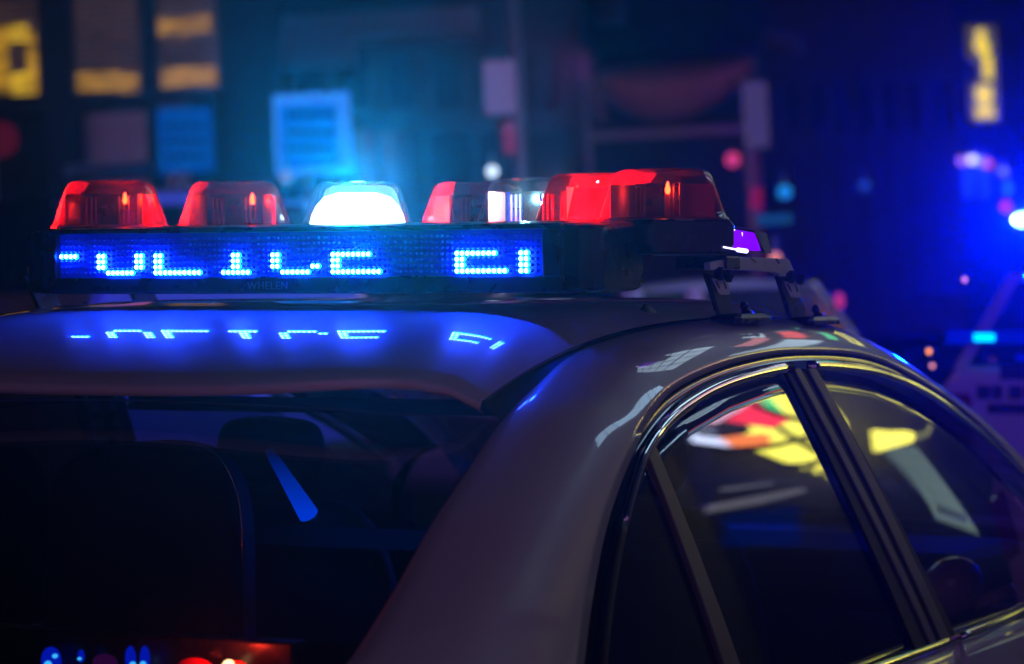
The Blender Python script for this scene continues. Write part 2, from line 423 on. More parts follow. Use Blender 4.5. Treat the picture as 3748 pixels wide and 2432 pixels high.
# boot lid, bonnet, bumpers, floor
MB().grid([[(XC + x, y, z + 0.03 * (1 - (x / 0.86) ** 2)) for x in [-0.84 + 1.68 * k / 20 for k in range(21)]] for y, z in ((-1.02, 0.885), (-1.2, 0.90), (-1.5, 0.915), (-1.9, 0.92), (-2.06, 0.925), (-2.1, 0.90), (-2.1, 0.62))]).obj('boot_lid', PAINT, car, smooth=True, solid=0.01)
MB().grid([[(XC + x, y, z + 0.04 * (1 - (x / 0.88) ** 2)) for x in [-0.86 + 1.72 * k / 20 for k in range(21)]] for y, z in ((2.60, 0.86), (3.0, 0.80), (3.4, 0.73), (3.75, 0.62), (3.85, 0.55))]).obj('bonnet', PAINT, car, smooth=True, solid=0.01)
MB().box((XC, -2.12, 0.45), (1.84, 0.22, 0.36)).obj('rear_bumper', PAINT, car, bevel=0.06)
MB().box((XC, 3.80, 0.38), (1.84, 0.24, 0.34)).obj('front_bumper', PAINT, car, bevel=0.06)
MB().box((XC, 0.85, 0.27), (1.72, 5.4, 0.10)).obj('floor_pan', CABIN, car)

# cabin
def seat(x, y, tall=0.62):
    so = MB().loft([[(x + hw * a_, y + yy + dy * b_, zz) for a_, b_ in ((-1, -1), (-0.7, -1.25), (0.7, -1.25), (1, -1), (1, 1), (0.7, 1.25), (-0.7, 1.25), (-1, 1))] for hw, dy, yy, zz in ((0.24, 0.07, 0.06, 0.45), (0.25, 0.08, 0.03, 0.60), (0.25, 0.07, -0.03, 0.85), (0.22, 0.055, -0.08, 1.0), (0.15, 0.04, -0.10, 1.05))]).obj('front_seat', SEAT, car, smooth=True, sub=1)
    MB().loft([[(x + hw * a_, y - 0.11 + dy * b_, zz) for a_, b_ in ((-1, -1), (1, -1), (1, 1), (-1, 1))] for hw, dy, zz in ((0.09, 0.035, 1.06), (0.14, 0.05, 1.09), (0.14, 0.05, 1.17), (0.11, 0.04, 1.21))]).obj('head_rest', SEAT, so, smooth=True, sub=2)
    MB().box((x, y + 0.32, 0.42), (0.5, 0.52, 0.16)).obj('seat_cushion', SEAT, so, bevel=0.04)
seat(XC - 0.40, 0.92); seat(XC + 0.40, 0.92)
MB().box((XC, -0.10, 0.42), (1.50, 0.55, 0.16)).obj('rear_bench', SEAT, car, bevel=0.04)
MB().box((XC, -0.50, 0.66), (1.42, 0.16, 0.52), Matrix.Rotation(rad(-14), 3, 'X')).obj('rear_backrest', SEAT, car, bevel=0.04)
MB().box((XC, -0.86, 0.885), (1.40, 0.50, 0.03)).obj('parcel_shelf', CABIN, car)
MB().box((XC, 2.15, 0.80), (1.56, 0.55, 0.14)).obj('dashboard', CABIN, car, bevel=0.05)
mbw = MB()
mbw.grid([[(XC - 0.40 + (0.18 + 0.015 * math.cos(t2)) * math.cos(t1), 1.72 + 0.015 * math.sin(t2) - 0.35 * (0.18 * math.sin(t1)), 0.93 + 0.18 * math.sin(t1)) for t2 in [2 * math.pi * k / 8 for k in range(8)]] for t1 in [2 * math.pi * k / 32 for k in range(33)]], True)
mbw.obj('steering_wheel', CABIN, car, smooth=True)
MB().box((XC, 0.62, 0.98), (1.40, 0.012, 0.04)).box((XC, 0.62, 1.24), (1.24, 0.012, 0.03)).obj('partition_rail', CABIN, car)
MB().grid([[(XC - 0.62 + 1.24 * i / 10, y, zroof(XC - 0.62 + 1.24 * i / 10, y) - 0.02) for i in range(11)] for y in [-0.36 + 1.8 * j / 16 for j in range(17)]]).obj('headliner', pmat('headliner_cloth', (0.16, 0.16, 0.17), 0.9, bump=0.3, bscale=300), car, smooth=True)

# ------------------------------------------------------------------ pixel rays (car frame, before the road's cross-fall is applied)
def CP(u, v, X=None, Y=None, Z=None):
    d = _f + (u - 1874) / FPX * _r2 + (1216 - v) / FPX * _u2
    k = 0 if X is not None else 1 if Y is not None else 2
    t = ((X if k == 0 else Y if k == 1 else Z) - CPOS[k]) / d[k]
    return CPOS + t * d

# small aerial on the roof
fin = MB()
rows = []
for q, hw, ln, dz in ((0, 0.030, 0.15, 0), (0.3, 0.018, 0.10, 0.010), (0.7, 0.008, 0.05, 0.021), (1.0, 0.003, 0.016, 0.030)):
    rows.append([(0.49 + hw * math.cos(t), 0.44 - 0.02 * q + ln / 2 * math.sin(t) + 0.012 * q, 1.411 + dz) for t in [2 * math.pi * k / 16 for k in range(16)]])
fin.loft(rows).obj('roof_aerial', RUBBER, car, smooth=True)

# ------------------------------------------------------------------ light bar
bar = thing('light_bar', 'black roof light bar with seven domes and a blue LED message board', 'light bar', (0, 0, 1.41), camber=True)
bar_in = Vector((0, 0, -1.41))
def B(mb, name, mat, parent=None, **k):
    o = mb.obj(name, mat, parent or bar, **k)
    if parent is None: o.location = bar_in
    return o
# board housing with rounded ends
prof = [(0.004, 1.462), (-0.004, 1.468), (-0.006, 1.486), (-0.006, 1.571), (0.0, 1.576), (0.03, 1.580), (0.20, 1.588), (0.22, 1.58), (0.22, 1.47), (0.20, 1.462)]
rings = []
for x, sh in ((-0.575, 0.055), (-0.566, 0.030), (-0.545, 0.012), (-0.515, 0.002), (-0.50, 0), (0.50, 0), (0.515, 0.002), (0.545, 0.012), (0.566, 0.030), (0.575, 0.055)):
    zc = 1.522
    rings.append([(x, y + sh if y < 0.1 else y, zc + (z - zc) * (1 - sh * 2.2)) for y, z in prof])
# the front face is open where the LED matrix sits: housing starts behind, bezel bars in front
hb = MB()
rings2 = [[(p[0], max(p[1], 0.012), p[2]) for p in r] for r in rings]
hb.loft(rings2)
board = B(hb, 'message_board', BLACK, smooth=False, bevel=0.004)
bz = MB()
bz.box((0, 0.007, 1.4775), (1.04, 0.012, 0.029)); bz.box((0, 0.003, 1.5745), (1.04, 0.020, 0.009))
bz.box((-0.5025, 0.0035, 1.530), (0.035, 0.019, 0.0798)); bz.box((0.5025, 0.0035, 1.530), (0.035, 0.019, 0.0798))
bz.obj('bezel', BLACK, board, bevel=0.003)
BLED = pmat('led_backing', (0.01, 0.015, 0.09), 0.45, emis=(0.0, 0.004, 0.8), estr=0.14, var=0.3, vscale=60)  # the LEDs' blue spill is put into the backing's own emission
MB().box((0, 0.010, 1.530), (0.969, 0.003, 0.0795)).obj('led_backing', BLED, board)
# LEDs
CORE = emat('led_core', (0.45, 0.82, 1.0), 9.0); HALO = emat('led_body', (0.0, 0.028, 1.0), 260.0)
DIM = pmat('led_dark', (0.02, 0.04, 0.35), 0.12, coat=1, emis=(0.0, 0.02, 0.9), estr=0.10)
def led_mesh(name, mats, r=0.0047, rc=0.0019):
    n = 10; v = []; f = []
    pr = [(r, 0.0015), (r * 0.97, -0.0015), (r * 0.80, -0.0030), (rc, -0.0040), (rc * 0.6, -0.0046)]
    for rr, y in pr: v += [(rr * math.cos(2 * math.pi * i / n), y, rr * math.sin(2 * math.pi * i / n)) for i in range(n)]
    v.append((0, -0.0048, 0))
    for j in range(len(pr) - 1):
        for i in range(n): f.append((j * n + i, j * n + (i + 1) % n, (j + 1) * n + (i + 1) % n, (j + 1) * n + i))
    k = (len(pr) - 1) * n
    for i in range(n): f.append((k + i, k + (i + 1) % n, len(v) - 1))
    me = bpy.data.meshes.new(name); me.from_pydata(v, [], f)
    for m in mats: me.materials.append(m)
    for p in me.polygons:
        p.use_smooth = True
        p.material_index = 1 if (len(mats) > 1 and p.index >= 2 * n) else 0
    return me
LIT = {3: [0, 1, 2, 3, 8, 9, 16, 17, 20, 21, 36, 37, 44, 45] + list(range(56, 64)) + list(range(80, 88)) + [92, 93],
       2: [8, 9, 16, 17, 20, 21, 36, 37, 44, 45, 56, 57, 80, 81, 92, 93],
       1: [8, 9, 16, 17, 20, 21, 36, 37, 44, 45, 52, 53, 56, 57, 80, 81, 92, 93],
       0: list(range(10, 16)) + list(range(20, 30)) + list(range(34, 40)) + list(range(46, 52)) + list(range(56, 66)) + list(range(80, 90)) + [92, 93]}
lm = led_mesh('led', (HALO, CORE)); dm = led_mesh('dark_led', (DIM,), 0.0032, 0.0018)
dark = MB(); dv = [tuple(v.co) for v in dm.vertices]; df = [tuple(p.vertices) for p in dm.polygons]
for r_ in range(7):
    for c_ in range(96):
        pos = ((c_ - 47.5) * 0.01, -0.0005, 1.50 + r_ * 0.01)
        if c_ in LIT.get(r_, ()):
            o = bpy.data.objects.new('led', lm); COL.objects.link(o); o.parent = board; o.location = pos
        else:
            dark.add([(a_ + pos[0], b_ + pos[1], d_ + pos[2]) for a_, b_, d_ in dv], df)
do = dark.obj('unlit_leds', DIM, board, smooth=True); do['kind'] = 'stuff'
COVER = thin_glass('clear_cover', (0.95, 0.96, 0.98), 1.0, 0.03, 1.3, smear=0.02)
MB().box((0, -0.0085, 1.530), (0.97, 0.0015, 0.0795)).obj('clear_cover', COVER, board)
# maker's lettering under the matrix
fc = bpy.data.curves.new('maker_lettering', 'FONT'); fc.body = 'WHELEN'; fc.size = 0.019; fc.extrude = 0.0006; fc.align_x = 'CENTER'; fc.space_character = 1.12
fo = bpy.data.objects.new('tmp', fc); COL.objects.link(fo)
dg = bpy.context.evaluated_depsgraph_get(); me = bpy.data.meshes.new_from_object(fo.evaluated_get(dg)); bpy.data.objects.remove(fo)
me.materials.clear(); me.materials.append(pmat('lettering_grey', (0.10, 0.11, 0.13), 0.4))
lo = bpy.data.objects.new('maker_lettering', me); COL.objects.link(lo); lo.parent = board
lo.location = (-0.047, 0.0, 1.470); lo.rotation_euler = (rad(90), 0, 0)

# V-shaped deck that carries the domes
DP = [Vector((0.191 * (i - 3), 0.31 + 0.435 * (1 - abs(i - 3) / 3), 1.590)) for i in range(7)]
dirR = (DP[6] - DP[3]).normalized(); dirL = (DP[0] - DP[3]).normalized()
for d_, nm in ((dirR, 'deck_arm'), (dirL, 'deck_arm')):
    e = DP[3] + d_ * ((DP[6] - DP[3]).length + 0.10); nrm_ = Vector((-d_.y, d_.x, 0))
    st = DP[3] - d_ * 0.02
    rg = []
    for p, ww in ((st, 0.113), (st + (e - st) * 0.9, 0.113), (e - d_ * 0.03, 0.105), (e, 0.085)):
        rg.append([Vector((p.x, p.y, 0)) + nrm_ * a_ * ww + Vector((0, 0, z_)) for a_, z_ in ((-0.85, 1.528), (-1, 1.545), (-1, 1.578), (-0.9, 1.589), (0.9, 1.589), (1, 1.578), (1, 1.545), (0.85, 1.528))])
    B(MB().loft(rg), nm, BLACK, bevel=0.004)
fd = MB(); pl = [(-0.50, 0.19), (0.50, 0.19), (0.56, 0.30), (0.10, 0.66), (-0.10, 0.66), (-0.56, 0.30)]
fd.loft([[(x, y, z) for x, y in pl] for z in (1.50, 1.586)])
B(fd, 'centre_deck', BLACK, bevel=0.004)

# domes
def dome_mesh():
    rows = []
    pr = [(1.04, -0.002), (1.04, 0.003), (1.0, 0.004), (0.972, 0.014), (0.885, 0.042), (0.815, 0.064), (0.775, 0.075), (0.72, 0.083), (0.64, 0.0878), (0.52, 0.0875), (0.35, 0.084), (0.18, 0.0845), (0.0, 0.0865)]
    for q, z in pr:
        row = []
        for k in range(48):
            t = 2 * math.pi * k / 48; c_, s_ = math.cos(t), math.sin(t); e_ = 2 / 3.2
            row.append((0.106 * q * math.copysign(abs(c_) ** e_, c_), 0.090 * q * math.copysign(abs(s_) ** e_, s_), z))
        rows.append(row)
    return MB().grid(rows, True)
DM = {}
BULB = emat('halogen_bulb', (1.0, 0.42, 0.06), 30.0); BULBDIM = emat('halogen_bulb_dim', (1.0, 0.2, 0.05), 6.0)
WHITEHOT = emat('strobe_flash', (0.50, 0.85, 1.0), 15.0)
blk = MB().box((0, 0, 0.031), (0.034, 0.050, 0.056)).box((0, 0, 0.06), (0.086, 0.046, 0.006)).box((0, 0, 0.031), (0.086, 0.030, 0.003))
fins = MB().box((0, 0, 0.0315), (0.0022, 0.046, 0.056))
for i, p in enumerate(DP):
    red = i not in (2, 4)
    key = 'red' if red else 'clear'
    ang = math.atan2(dirR.y, dirR.x) if i > 3 else (math.atan2(-dirL.y, -dirL.x) if i < 3 else 0)
    if key not in DM:
        dome = dome_mesh().obj('dome', REDLENS if red else CLEARLENS, bar, smooth=True); DM[key] = dome
    else:
        dome = share(DM[key], 'dome', bar)
    dome.location = p + bar_in; dome.rotation_euler = (0, 0, ang * 0.55)
    dome['label'] = {0: 'red dome at the far end', 2: 'clear dome flashing white', 4: 'clear dome, unlit'}.get(i, 'red dome')
    if 'base' not in DM:
        bp = MB(); bp.loft([[(0.097 * math.copysign(abs(math.cos(t)) ** 0.62, math.cos(t)), 0.085 * math.copysign(abs(math.sin(t)) ** 0.62, math.sin(t)), z) for t in [2 * math.pi * k / 40 for k in range(40)]] for z in (-0.004, 0.003)])
        DM['base'] = bp.obj('base_plate', pmat('dome_base', (0.35, 0.35, 0.36), 0.4, metal=0.5), dome)
        DM['blk'] = blk.obj('lamp_block', BLACK, dome, bevel=0.002)
        DM['fin'] = fins.obj('cooling_fin', pmat('fin_metal', (0.55, 0.55, 0.56), 0.35, metal=0.4), dome)
        mr_ = MB()
        rows = []
        for a_ in range(13):
            t = rad(-62 + 124 * a_ / 12)
            rows.append([(-0.032 + 0.040 * math.cos(t) * 1.0 - 0.062 , 0.060 * math.sin(t), z) for z in (0.004, 0.02, 0.04, 0.062)])
        mr_.grid(rows)
        DM['mir'] = mr_.obj('reflector', MIRROR, dome, smooth=True, solid=0.002)
        bb = MB(); bb.loft([[(r_ * math.cos(t), r_ * math.sin(t), z) for t in [2 * math.pi * k / 12 for k in range(12)]] for r_, z in ((0.0012, -0.009), (0.0042, -0.006), (0.0048, -0.001), (0.003, 0.006), (0.001, 0.013))])
        DM['bulb'] = bb.obj('bulb', BULB, dome, smooth=True)
        first = True
    else:
        first = False
        for k_ in (('base', 'blk', 'mir') if i != 2 else ('base',)):
            share(DM[k_], DM[k_].name.split('.')[0], dome)
    spin = [0.0, 0.1, 0, 0.75, 0.5, -0.8, 0.12][i]
    for k_ in range(10):
        xx = -0.0405 + 0.009 * k_
        if abs(xx) < 0.014 or i == 2: continue
        fo_ = DM['fin'] if (first and k_ == 0) else share(DM['fin'], 'cooling_fin', dome)
        fo_.location = (xx, 0, 0)
    for o in [c for c in dome.children]:
        if o.name.startswith(('lamp_block', 'cooling_fin', 'reflector')):
            if o.name.startswith('reflector'): o.rotation_euler = (0, 0, spin)
            else:
                l0 = Vector(o.location); o.location = Matrix.Rotation(spin, 3, 'Z') @ l0; o.rotation_euler = (0, 0, spin)
    if i != 2: m2 = share(DM['mir'], 'reflector', dome); m2.rotation_euler = (0, 0, spin + math.pi)
    if red:
        bo = DM['bulb'] if first else share(DM['bulb'], 'bulb', dome)
        if i in (1, 3):
            bo.active_material = BULB
        bo.location = Matrix.Rotation(spin, 3, 'Z') @ Vector((0.036, -0.034, 0.052))
        pw = [9.0, 7.0, 0, 6.0, 0, 14.0, 13.0][i]
        lamp('halogen_glow', 'POINT', Matrix.Rotation(spin, 3, 'Z') @ Vector((-0.062, -0.024, 0.026)), (1.0, 0.40, 0.24), pw, dome, 0.003)
    elif i == 2:
        fl = MB(); fl.loft([[(rx * math.copysign(abs(math.cos(t)) ** 0.8, math.cos(t)), ry * math.copysign(abs(math.sin(t)) ** 0.8, math.sin(t)), z) for t in [2 * math.pi * k / 28 for k in range(28)]] for rx, ry, z in ((0.092, 0.074, 0.003), (0.092, 0.074, 0.008), (0.088, 0.070, 0.024), (0.079, 0.063, 0.042), (0.064, 0.052, 0.058), (0.038, 0.032, 0.066))])
        fl.obj('flash_reflector', WHITEHOT, dome, smooth=True)
        lamp('strobe_beam', 'SPOT', (0.0, -0.085, 0.045), (0.0, 0.45, 1.0), 230, dome, 0.03, rad(80), (0.30, -1.0, 0.60))
    if i == 4: lamp('dome_fill', 'POINT', (0.03, -0.055, 0.05), (0.30, 0.78, 1.0), 0.8, dome, 0.003)  # added lamp, lights up a dome that is switched off
# alley lens at the end of the arm
ae = DP[6] + dirR * ((DP[6] - DP[3]).length * 0 + 0.0)
PURPLE = emat('alley_lens', (0.22, 0.0, 1.0), 1.05); EDGE = emat('alley_edge', (0.5, 0.45, 1.0), 3.5)
al = MB(); a0 = [CP(2634, 838, Y=0.30), CP(2700, 849, Y=0.33), CP(2716, 852, Y=0.36), CP(2733, 918, Y=0.36), CP(2700, 913, Y=0.33), CP(2648, 903, Y=0.30)]
al.add([q for q in a0] + [q + Vector((0.0, 0.07, 0)) for q in a0], [(0, 1, 4, 5), (1, 2, 3, 4), (0, 6, 7, 1), (1, 7, 8, 2), (2, 8, 9, 3), (3, 9, 10, 4), (4, 10, 11, 5), (5, 11, 6, 0), (6, 11, 10, 7), (7, 10, 9, 8)])
alo = B(al, 'alley_lens', PURPLE)
ed = MB().cyl(CP(2648, 905, Y=0.297), CP(2700, 915, Y=0.327), 0.0016, 8).cyl(CP(2700, 915, Y=0.327), CP(2733, 920, Y=0.357), 0.004, 8).cyl(CP(2716, 852, Y=0.357), CP(2712, 915, Y=0.35), 0.0013, 8).cyl(CP(2625, 828, Y=0.297), CP(2690, 843, Y=0.327), 0.0012, 8)
edo = ed.obj('lens_edge', EDGE, alo)
cap = MB(); c0 = [CP(2625, 826, Y=0.305), CP(2700, 843, Y=0.335), CP(2722, 849, Y=0.365), CP(2742, 925, Y=0.365), CP(2640, 908, Y=0.305)]
cap.loft([[q + Vector((0, 0.08, 0)) for q in c0], [q + Vector((-0.01, 0.14, 0)) for q in c0]])
B(cap, 'end_cap', RUBBER)

# mounting brackets on both roof edges
def bracket(sgn):
    br = thing('bar_mount', 'aluminium mounting strap with two clamp legs on the %s roof edge' % ('near' if sgn > 0 else 'far'), 'bracket', (XC + sgn * 0.71, 0.7, 1.40), camber=True)
    off = Vector((-(XC + sgn * 0.71), -0.7, -1.40))
    FX = lambda p: Vector((p.x if sgn > 0 else 2 * XC - p.x, p.y, p.z)) + off
    def plate(name, px, X, th, mat, parent=None, bev=0.001):
        pts = [CP(u, v, X=X) for u, v in px]
        m_ = MB().loft([[FX(q) for q in pts], [FX(q + Vector((-th, 0, 0))) for q in pts]])
        return m_.obj(name, mat, parent or br, bevel=bev)
    plate('strap', [(2600, 962), (2640, 953), (2706, 941), (2800, 944), (2880, 948), (2889, 952), (2909, 997), (2914, 1030), (2870, 1030), (2848, 1003), (2835, 997), (2741, 991), (2668, 988), (2600, 990)], 0.62, 0.012, ALU)
    for px in ([(2745, 943), (2752, 943), (2772, 961), (2764, 963)], [(2838, 946), (2846, 946), (2858, 965), (2850, 966)]):
        plate('slot', px, 0.6208, 0.002, BLACK)
    for dx, dy, top in ((0, 0, 0), (-262, -11, 1)):
        sh = lambda L: [(u + dx, v + dy) for u, v in L]
        leg = plate('leg', sh([(2850, 1012), (2912, 1012), (2934, 1090), (2951, 1138), (2946, 1160), (2900, 1162), (2893, 1147), (2872, 1075)]), 0.622, 0.010, BLACK)
        plate('slotted_plate', sh([(2869, 1030), (2925, 1030), (2933, 1088), (2930, 1091), (2900, 1090), (2893, 1084)]), 0.6245, 0.0022, ALU, leg)
        for px in ([(2880, 1040), (2886, 1040), (2900, 1066), (2895, 1069)], [(2909, 1040), (2915, 1040), (2924, 1068), (2918, 1070)]):
            plate('slot', sh(px), 0.6252, 0.0012, BLACK, leg)
        for (u, v, r_) in ((2882, 1014, 0.0095), (2915, 1022, 0.0088)):
            c_ = CP(u + dx, v + dy, X=0.626); k_ = MB()
            k_.cyl(FX(c_), FX(c_ + Vector((0.014, 0, 0))), r_, 10, r_ * 0.85)
            for w_ in range(5):
                aa = 2 * math.pi * w_ / 5
                k_.cyl(FX(c_ + Vector((0.002, r_ * math.cos(aa), r_ * math.sin(aa)))), FX(c_ + Vector((0.012, r_ * math.cos(aa), r_ * math.sin(aa)))), r_ * 0.34, 8)
            k_.obj('clamp_knob', GLOSSBLACK, leg, smooth=False, bevel=0.0008)
        # foot with ball bolt
        f0 = CP(2975 + dx, 1160 + dy, X=0.600)
        ft = MB().loft([[FX(f0 + Vector((a_ * sx_, b_ * sy_, z_))) for a_, b_ in ((-1, -0.8), (-0.8, -1), (0.8, -1), (1, -0.8), (1, 0.8), (0.8, 1), (-0.8, 1), (-1, 0.8))] for sx_, sy_, z_ in ((0.030, 0.095, -0.016), (0.030, 0.095, -0.006), (0.022, 0.070, 0.001))])
        fo_ = ft.obj('foot', BLACK, br, bevel=0.002)
        k_ = MB().sphere(FX(CP(2985 + dx, 1131 + dy, X=0.61)), 0.0085, 12, 8).cyl(FX(CP(2985 + dx, 1131 + dy, X=0.61)), FX(CP(2985 + dx, 1160 + dy, X=0.61)), 0.005, 10)
        k_.cyl(FX(CP(2992 + dx, 1145 + dy, X=0.615)), FX(CP(3016 + dx, 1158 + dy, X=0.615)), 0.004, 8)
        k_.obj('ball_bolt', GLOSSBLACK, fo_, smooth=True)
    MB().box(FX(Vector((0.575, 0.52, 1.515))), (0.10, 0.07, 0.024)).obj('cross_arm', BLACK, br, bevel=0.003)
bracket(1); bracket(-1)

# ------------------------------------------------------------------ lights on the parcel shelf behind the rear window
dk = thing('rear_deck_lights', 'red and blue flashing light unit behind the rear window', 'warning light', (XC, -0.80, 0.90), camber=True)
do_ = Vector((-XC, 0.80, -0.90))
YD = -0.80
def dbox(name, u0, v0, u1, v1, y, th, mat, parent=dk):
    a_ = CP(u0, v0, Y=y) + do_; b_ = CP(u1, v1, Y=y) + do_
    return MB().box(((a_.x + b_.x) / 2, a_.y + th / 2, (a_.z + b_.z) / 2), (abs(b_.x - a_.x), th, abs(a_.z - b_.z))).obj(name, mat, parent, bevel=0.003)
DBLUE = emat('deck_blue', (0.0, 0.02, 1.0), 0.8); DBLUEHOT = emat('deck_blue_hot', (0.05, 0.5, 1.0), 2.5)
DRED = emat('deck_red', (1.0, 0.01, 0.0), 0.3); DHOT = emat('deck_hot', (1.0, 0.55, 0.2), 9.0); DPUR = emat('deck_purple', (0.10, 0.005, 0.12), 0.5)
MB().box((0, 0.05, 0.03), (1.1, 0.05, 0.055)).obj('housing', BLACK, dk, bevel=0.004)
def blob(name, u, v, ru, rv, mat):
    c_ = CP(u, v, Y=YD) + do_; k_ = 4.05 / FPX
    return MB().sphere(c_, 1.0, 14, 10, (ru * k_, 0.006, rv * k_)).obj(name, mat, dk, smooth=True)
REDP = pmat('red_plastic', (0.75, 0.02, 0.02), 0.35)
for u, v, ru, rv, m_ in ((188, 2420, 50, 58, DBLUE), (297, 2402, 14, 26, DBLUE), (478, 2412, 24, 52, DBLUE), (530, 2412, 22, 52, DBLUE)): blob('blue_module', u, v, ru, rv, m_)
for u, v, ru in ((185, 2434, 18), (494, 2432, 12), (532, 2430, 12), (300, 2410, 6), (210, 2400, 9)): blob('led', u, v, ru, ru, DBLUEHOT).location.y = -0.006
blob('purple_module', 385, 2425, 60, 34, DPUR)
blob('red_module', 715, 2452, 90, 48, REDP); blob('red_module', 870, 2456, 60, 40, REDP)
blob('red_lamp', 665, 2448, 18, 16, DRED).location.y = -0.008
c_ = CP(838, 2440, Y=YD - 0.004) + do_; MB().sphere(c_, 0.010, 12, 8).obj('red_beacon', DHOT, dk, smooth=True)
lamp('red_flash', 'POINT', c_ + Vector((0.0, -0.035, 0.03)), (1.0, 0.03, 0.01), 1.2, dk, 0.008)
# glowing rod added in the cabin, stands in for a pillar lit blue
ls = MB().cyl(CP(985, 1650, Y=0.30), CP(1130, 1885, Y=0.26), 0.009, 14, 0.019)
SM = bpy.data.materials.new('added_rod_blue'); SM.use_nodes = True; n = SM.node_tree; n.nodes.clear()
tc = n.nodes.new('ShaderNodeTexCoord'); sx = n.nodes.new('ShaderNodeSeparateXYZ'); mr = n.nodes.new('ShaderNodeMapRange'); em = n.nodes.new('ShaderNodeEmission'); ou = n.nodes.new('ShaderNodeOutputMaterial')
mr.inputs['From Min'].default_value = CP(985, 1650, Y=0.30).z; mr.inputs['From Max'].default_value = CP(1130, 1885, Y=0.26).z; mr.inputs['To Min'].default_value = 0.03; mr.inputs['To Max'].default_value = 1.3
em.inputs[0].default_value = (0.0, 0.06, 1.0, 1)
n.links.new(tc.outputs['Object'], sx.inputs[0]); n.links.new(sx.outputs['Z'], mr.inputs['Value']); n.links.new(mr.outputs['Result'], em.inputs[1]); n.links.new(em.outputs[0], ou.inputs[0])
lso = tag(ls.obj('added_glow_rod', SM, smooth=True), 'added glowing rod standing in for blue light on a pillar', 'light', camber=True)
lamp('cabin_fill', 'POINT', CP(1150, 1900, Y=0.4), (0.0, 0.09, 1.0), 1.2, lso, 0.008)  # added fill lamp, softly lights the cabin blue
# tall moulded seat shell behind the partition, with a chrome tube added to make the blue rim light
ss = thing('prisoner_seat', 'tall dark rounded seat shell behind the rear window', 'seat', (XC, -0.2, 0.45), camber=True)
so_ = Vector((-XC, 0.2, -0.45)); YS = -0.05
outl = catmull([CP(u, v, Y=YS) for u, v in ((150, 2500), (165, 2100), (190, 1800), (250, 1690), (380, 1635), (520, 1620), (660, 1640), (745, 1690), (800, 1790), (825, 1950), (828, 2200), (835, 2500))], 5)
sh = MB()
sh.loft([[q + so_ + Vector((0, 0.10, 0)) for q in outl], [q + so_ + Vector((0, 0.0, 0)) for q in outl], [q + so_ + Vector((0, -0.02, 0)) + (CP(500, 2100, Y=YS) - q) * 0.08 for q in outl], [q + so_ + Vector((0, -0.03, 0)) + (CP(500, 2100, Y=YS) - q) * 0.4 for q in outl]])
sh.obj('shell', SEAT, ss, smooth=True)
MB().sweep([q + so_ + Vector((0.003, 0.05, 0.002)) for q in outl[30:]], 0.004, 0.004, Vector((0, -1, 0)), 8).obj('added_rim_tube', CHROME, ss, smooth=True)  # chrome tube added so the seat edge shows a rim light
MB().box((0, 0.05, 0.02), (0.5, 0.4, 0.1)).obj('base', SEAT, ss, bevel=0.02)

# ------------------------------------------------------------------ background helpers (upright, gravity frame)
CO = CAMM.translation.copy(); CR = CAMM.to_3x3()
HF = (CR @ Vector((0, 0, -1))); HF.z = 0; HF.normalize(); HR = Vector((HF.y, -HF.x, 0))
def W(u, v, D):
    d = CR @ Vector(((u - 1874) / FPX, (1216 - v) / FPX, -1))
    return CO + d * (D / d.dot(HF))
ROT = Matrix((HR, HF, Vector((0, 0, 1)))).transposed()
def wthing(name, label, cat, u, v, D, group=None, foot=None):
    p = W(u, v, D)
    if foot is not None: p.z = foot
    o = thing(name, label, cat, p, group); o.rotation_euler = ROT.to_euler(); return o
def wl(root, u, v, D):      # point in the root's own axes
    return ROT.transposed() @ (W(u, v, D) - root.location)
def fb(root, name, u0, v0, u1, v1, D, th, mat, parent=None, bevel=0.0, shiftD=0.0):
    c = wl(root, (u0 + u1) / 2, (v0 + v1) / 2, D + shiftD); s = FPX / (D + shiftD)
    return MB().box(c + Vector((0, th / 2, 0)), (abs(u1 - u0) / s, th, abs(v1 - v0) / s)).obj(name, mat, parent or root, bevel=bevel)

WALL = pmat('dark_masonry', (0.075, 0.07, 0.078), 0.85, var=0.3, vscale=3, bump=0.4, bscale=40)
WALL2 = pmat('brown_stone', (0.11, 0.08, 0.085), 0.85, var=0.25, vscale=2, bump=0.4, bscale=40)
METAL = pmat('painted_metal', (0.35, 0.36, 0.38), 0.4, metal=0.3, var=0.1, vscale=6)
PANEL = pmat('pale_panel', (0.42, 0.40, 0.45), 0.6, var=0.1, vscale=5)
DGLASS = pmat('dark_shop_glass', (0.01, 0.012, 0.02), 0.08, coat=1)
# --- shop building with blinds and posters
DL = 30.0
sb = wthing('shop_building', 'dark corner shop building with yellow lit windows and blinds', 'building', 300, 900, DL, foot=0.2)
for u0, u1 in ((-1400, -170), (140, 245), (508, 556), (795, 1000)):
    fb(sb, 'pier', u0, -1500, u1, 1330, DL, 0.5, WALL)
fb(sb, 'spandrel', -170, 348, 795, 400, DL, 0.45, WALL, shiftD=0.02); fb(sb, 'shop_window', -170, 400, 795, 1200, DL, 0.1, DGLASS, shiftD=0.3)
fb(sb, 'spandrel', -170, -1500, 795, -260, DL, 0.45, WALL, shiftD=0.02); fb(sb, 'stall_riser', -170, 1200, 795, 1330, DL, 0.4, WALL, shiftD=0.02)
fb(sb, 'ledge', 235, 596, 575, 640, DL, 0.25, PANEL, shiftD=-0.2)
fb(sb, 'rear_wall', -1400, -1500, 1000, 1330, DL, 0.3, WALL, shiftD=3.2)
fb(sb, 'roof_slab', -1450, -1560, 1050, -1502, DL, 4.0, WALL, shiftD=-0.2)
WDIM = emat('window_dim', (0.055, 0.028, 0.026), 1.0); WY = emat('window_yellow', (0.75, 0.38, 0.015), 1.0); WO = emat('window_orange', (0.62, 0.30, 0.03), 0.8); WYB = emat('window_bright', (1.0, 0.6, 0.02), 1.0)
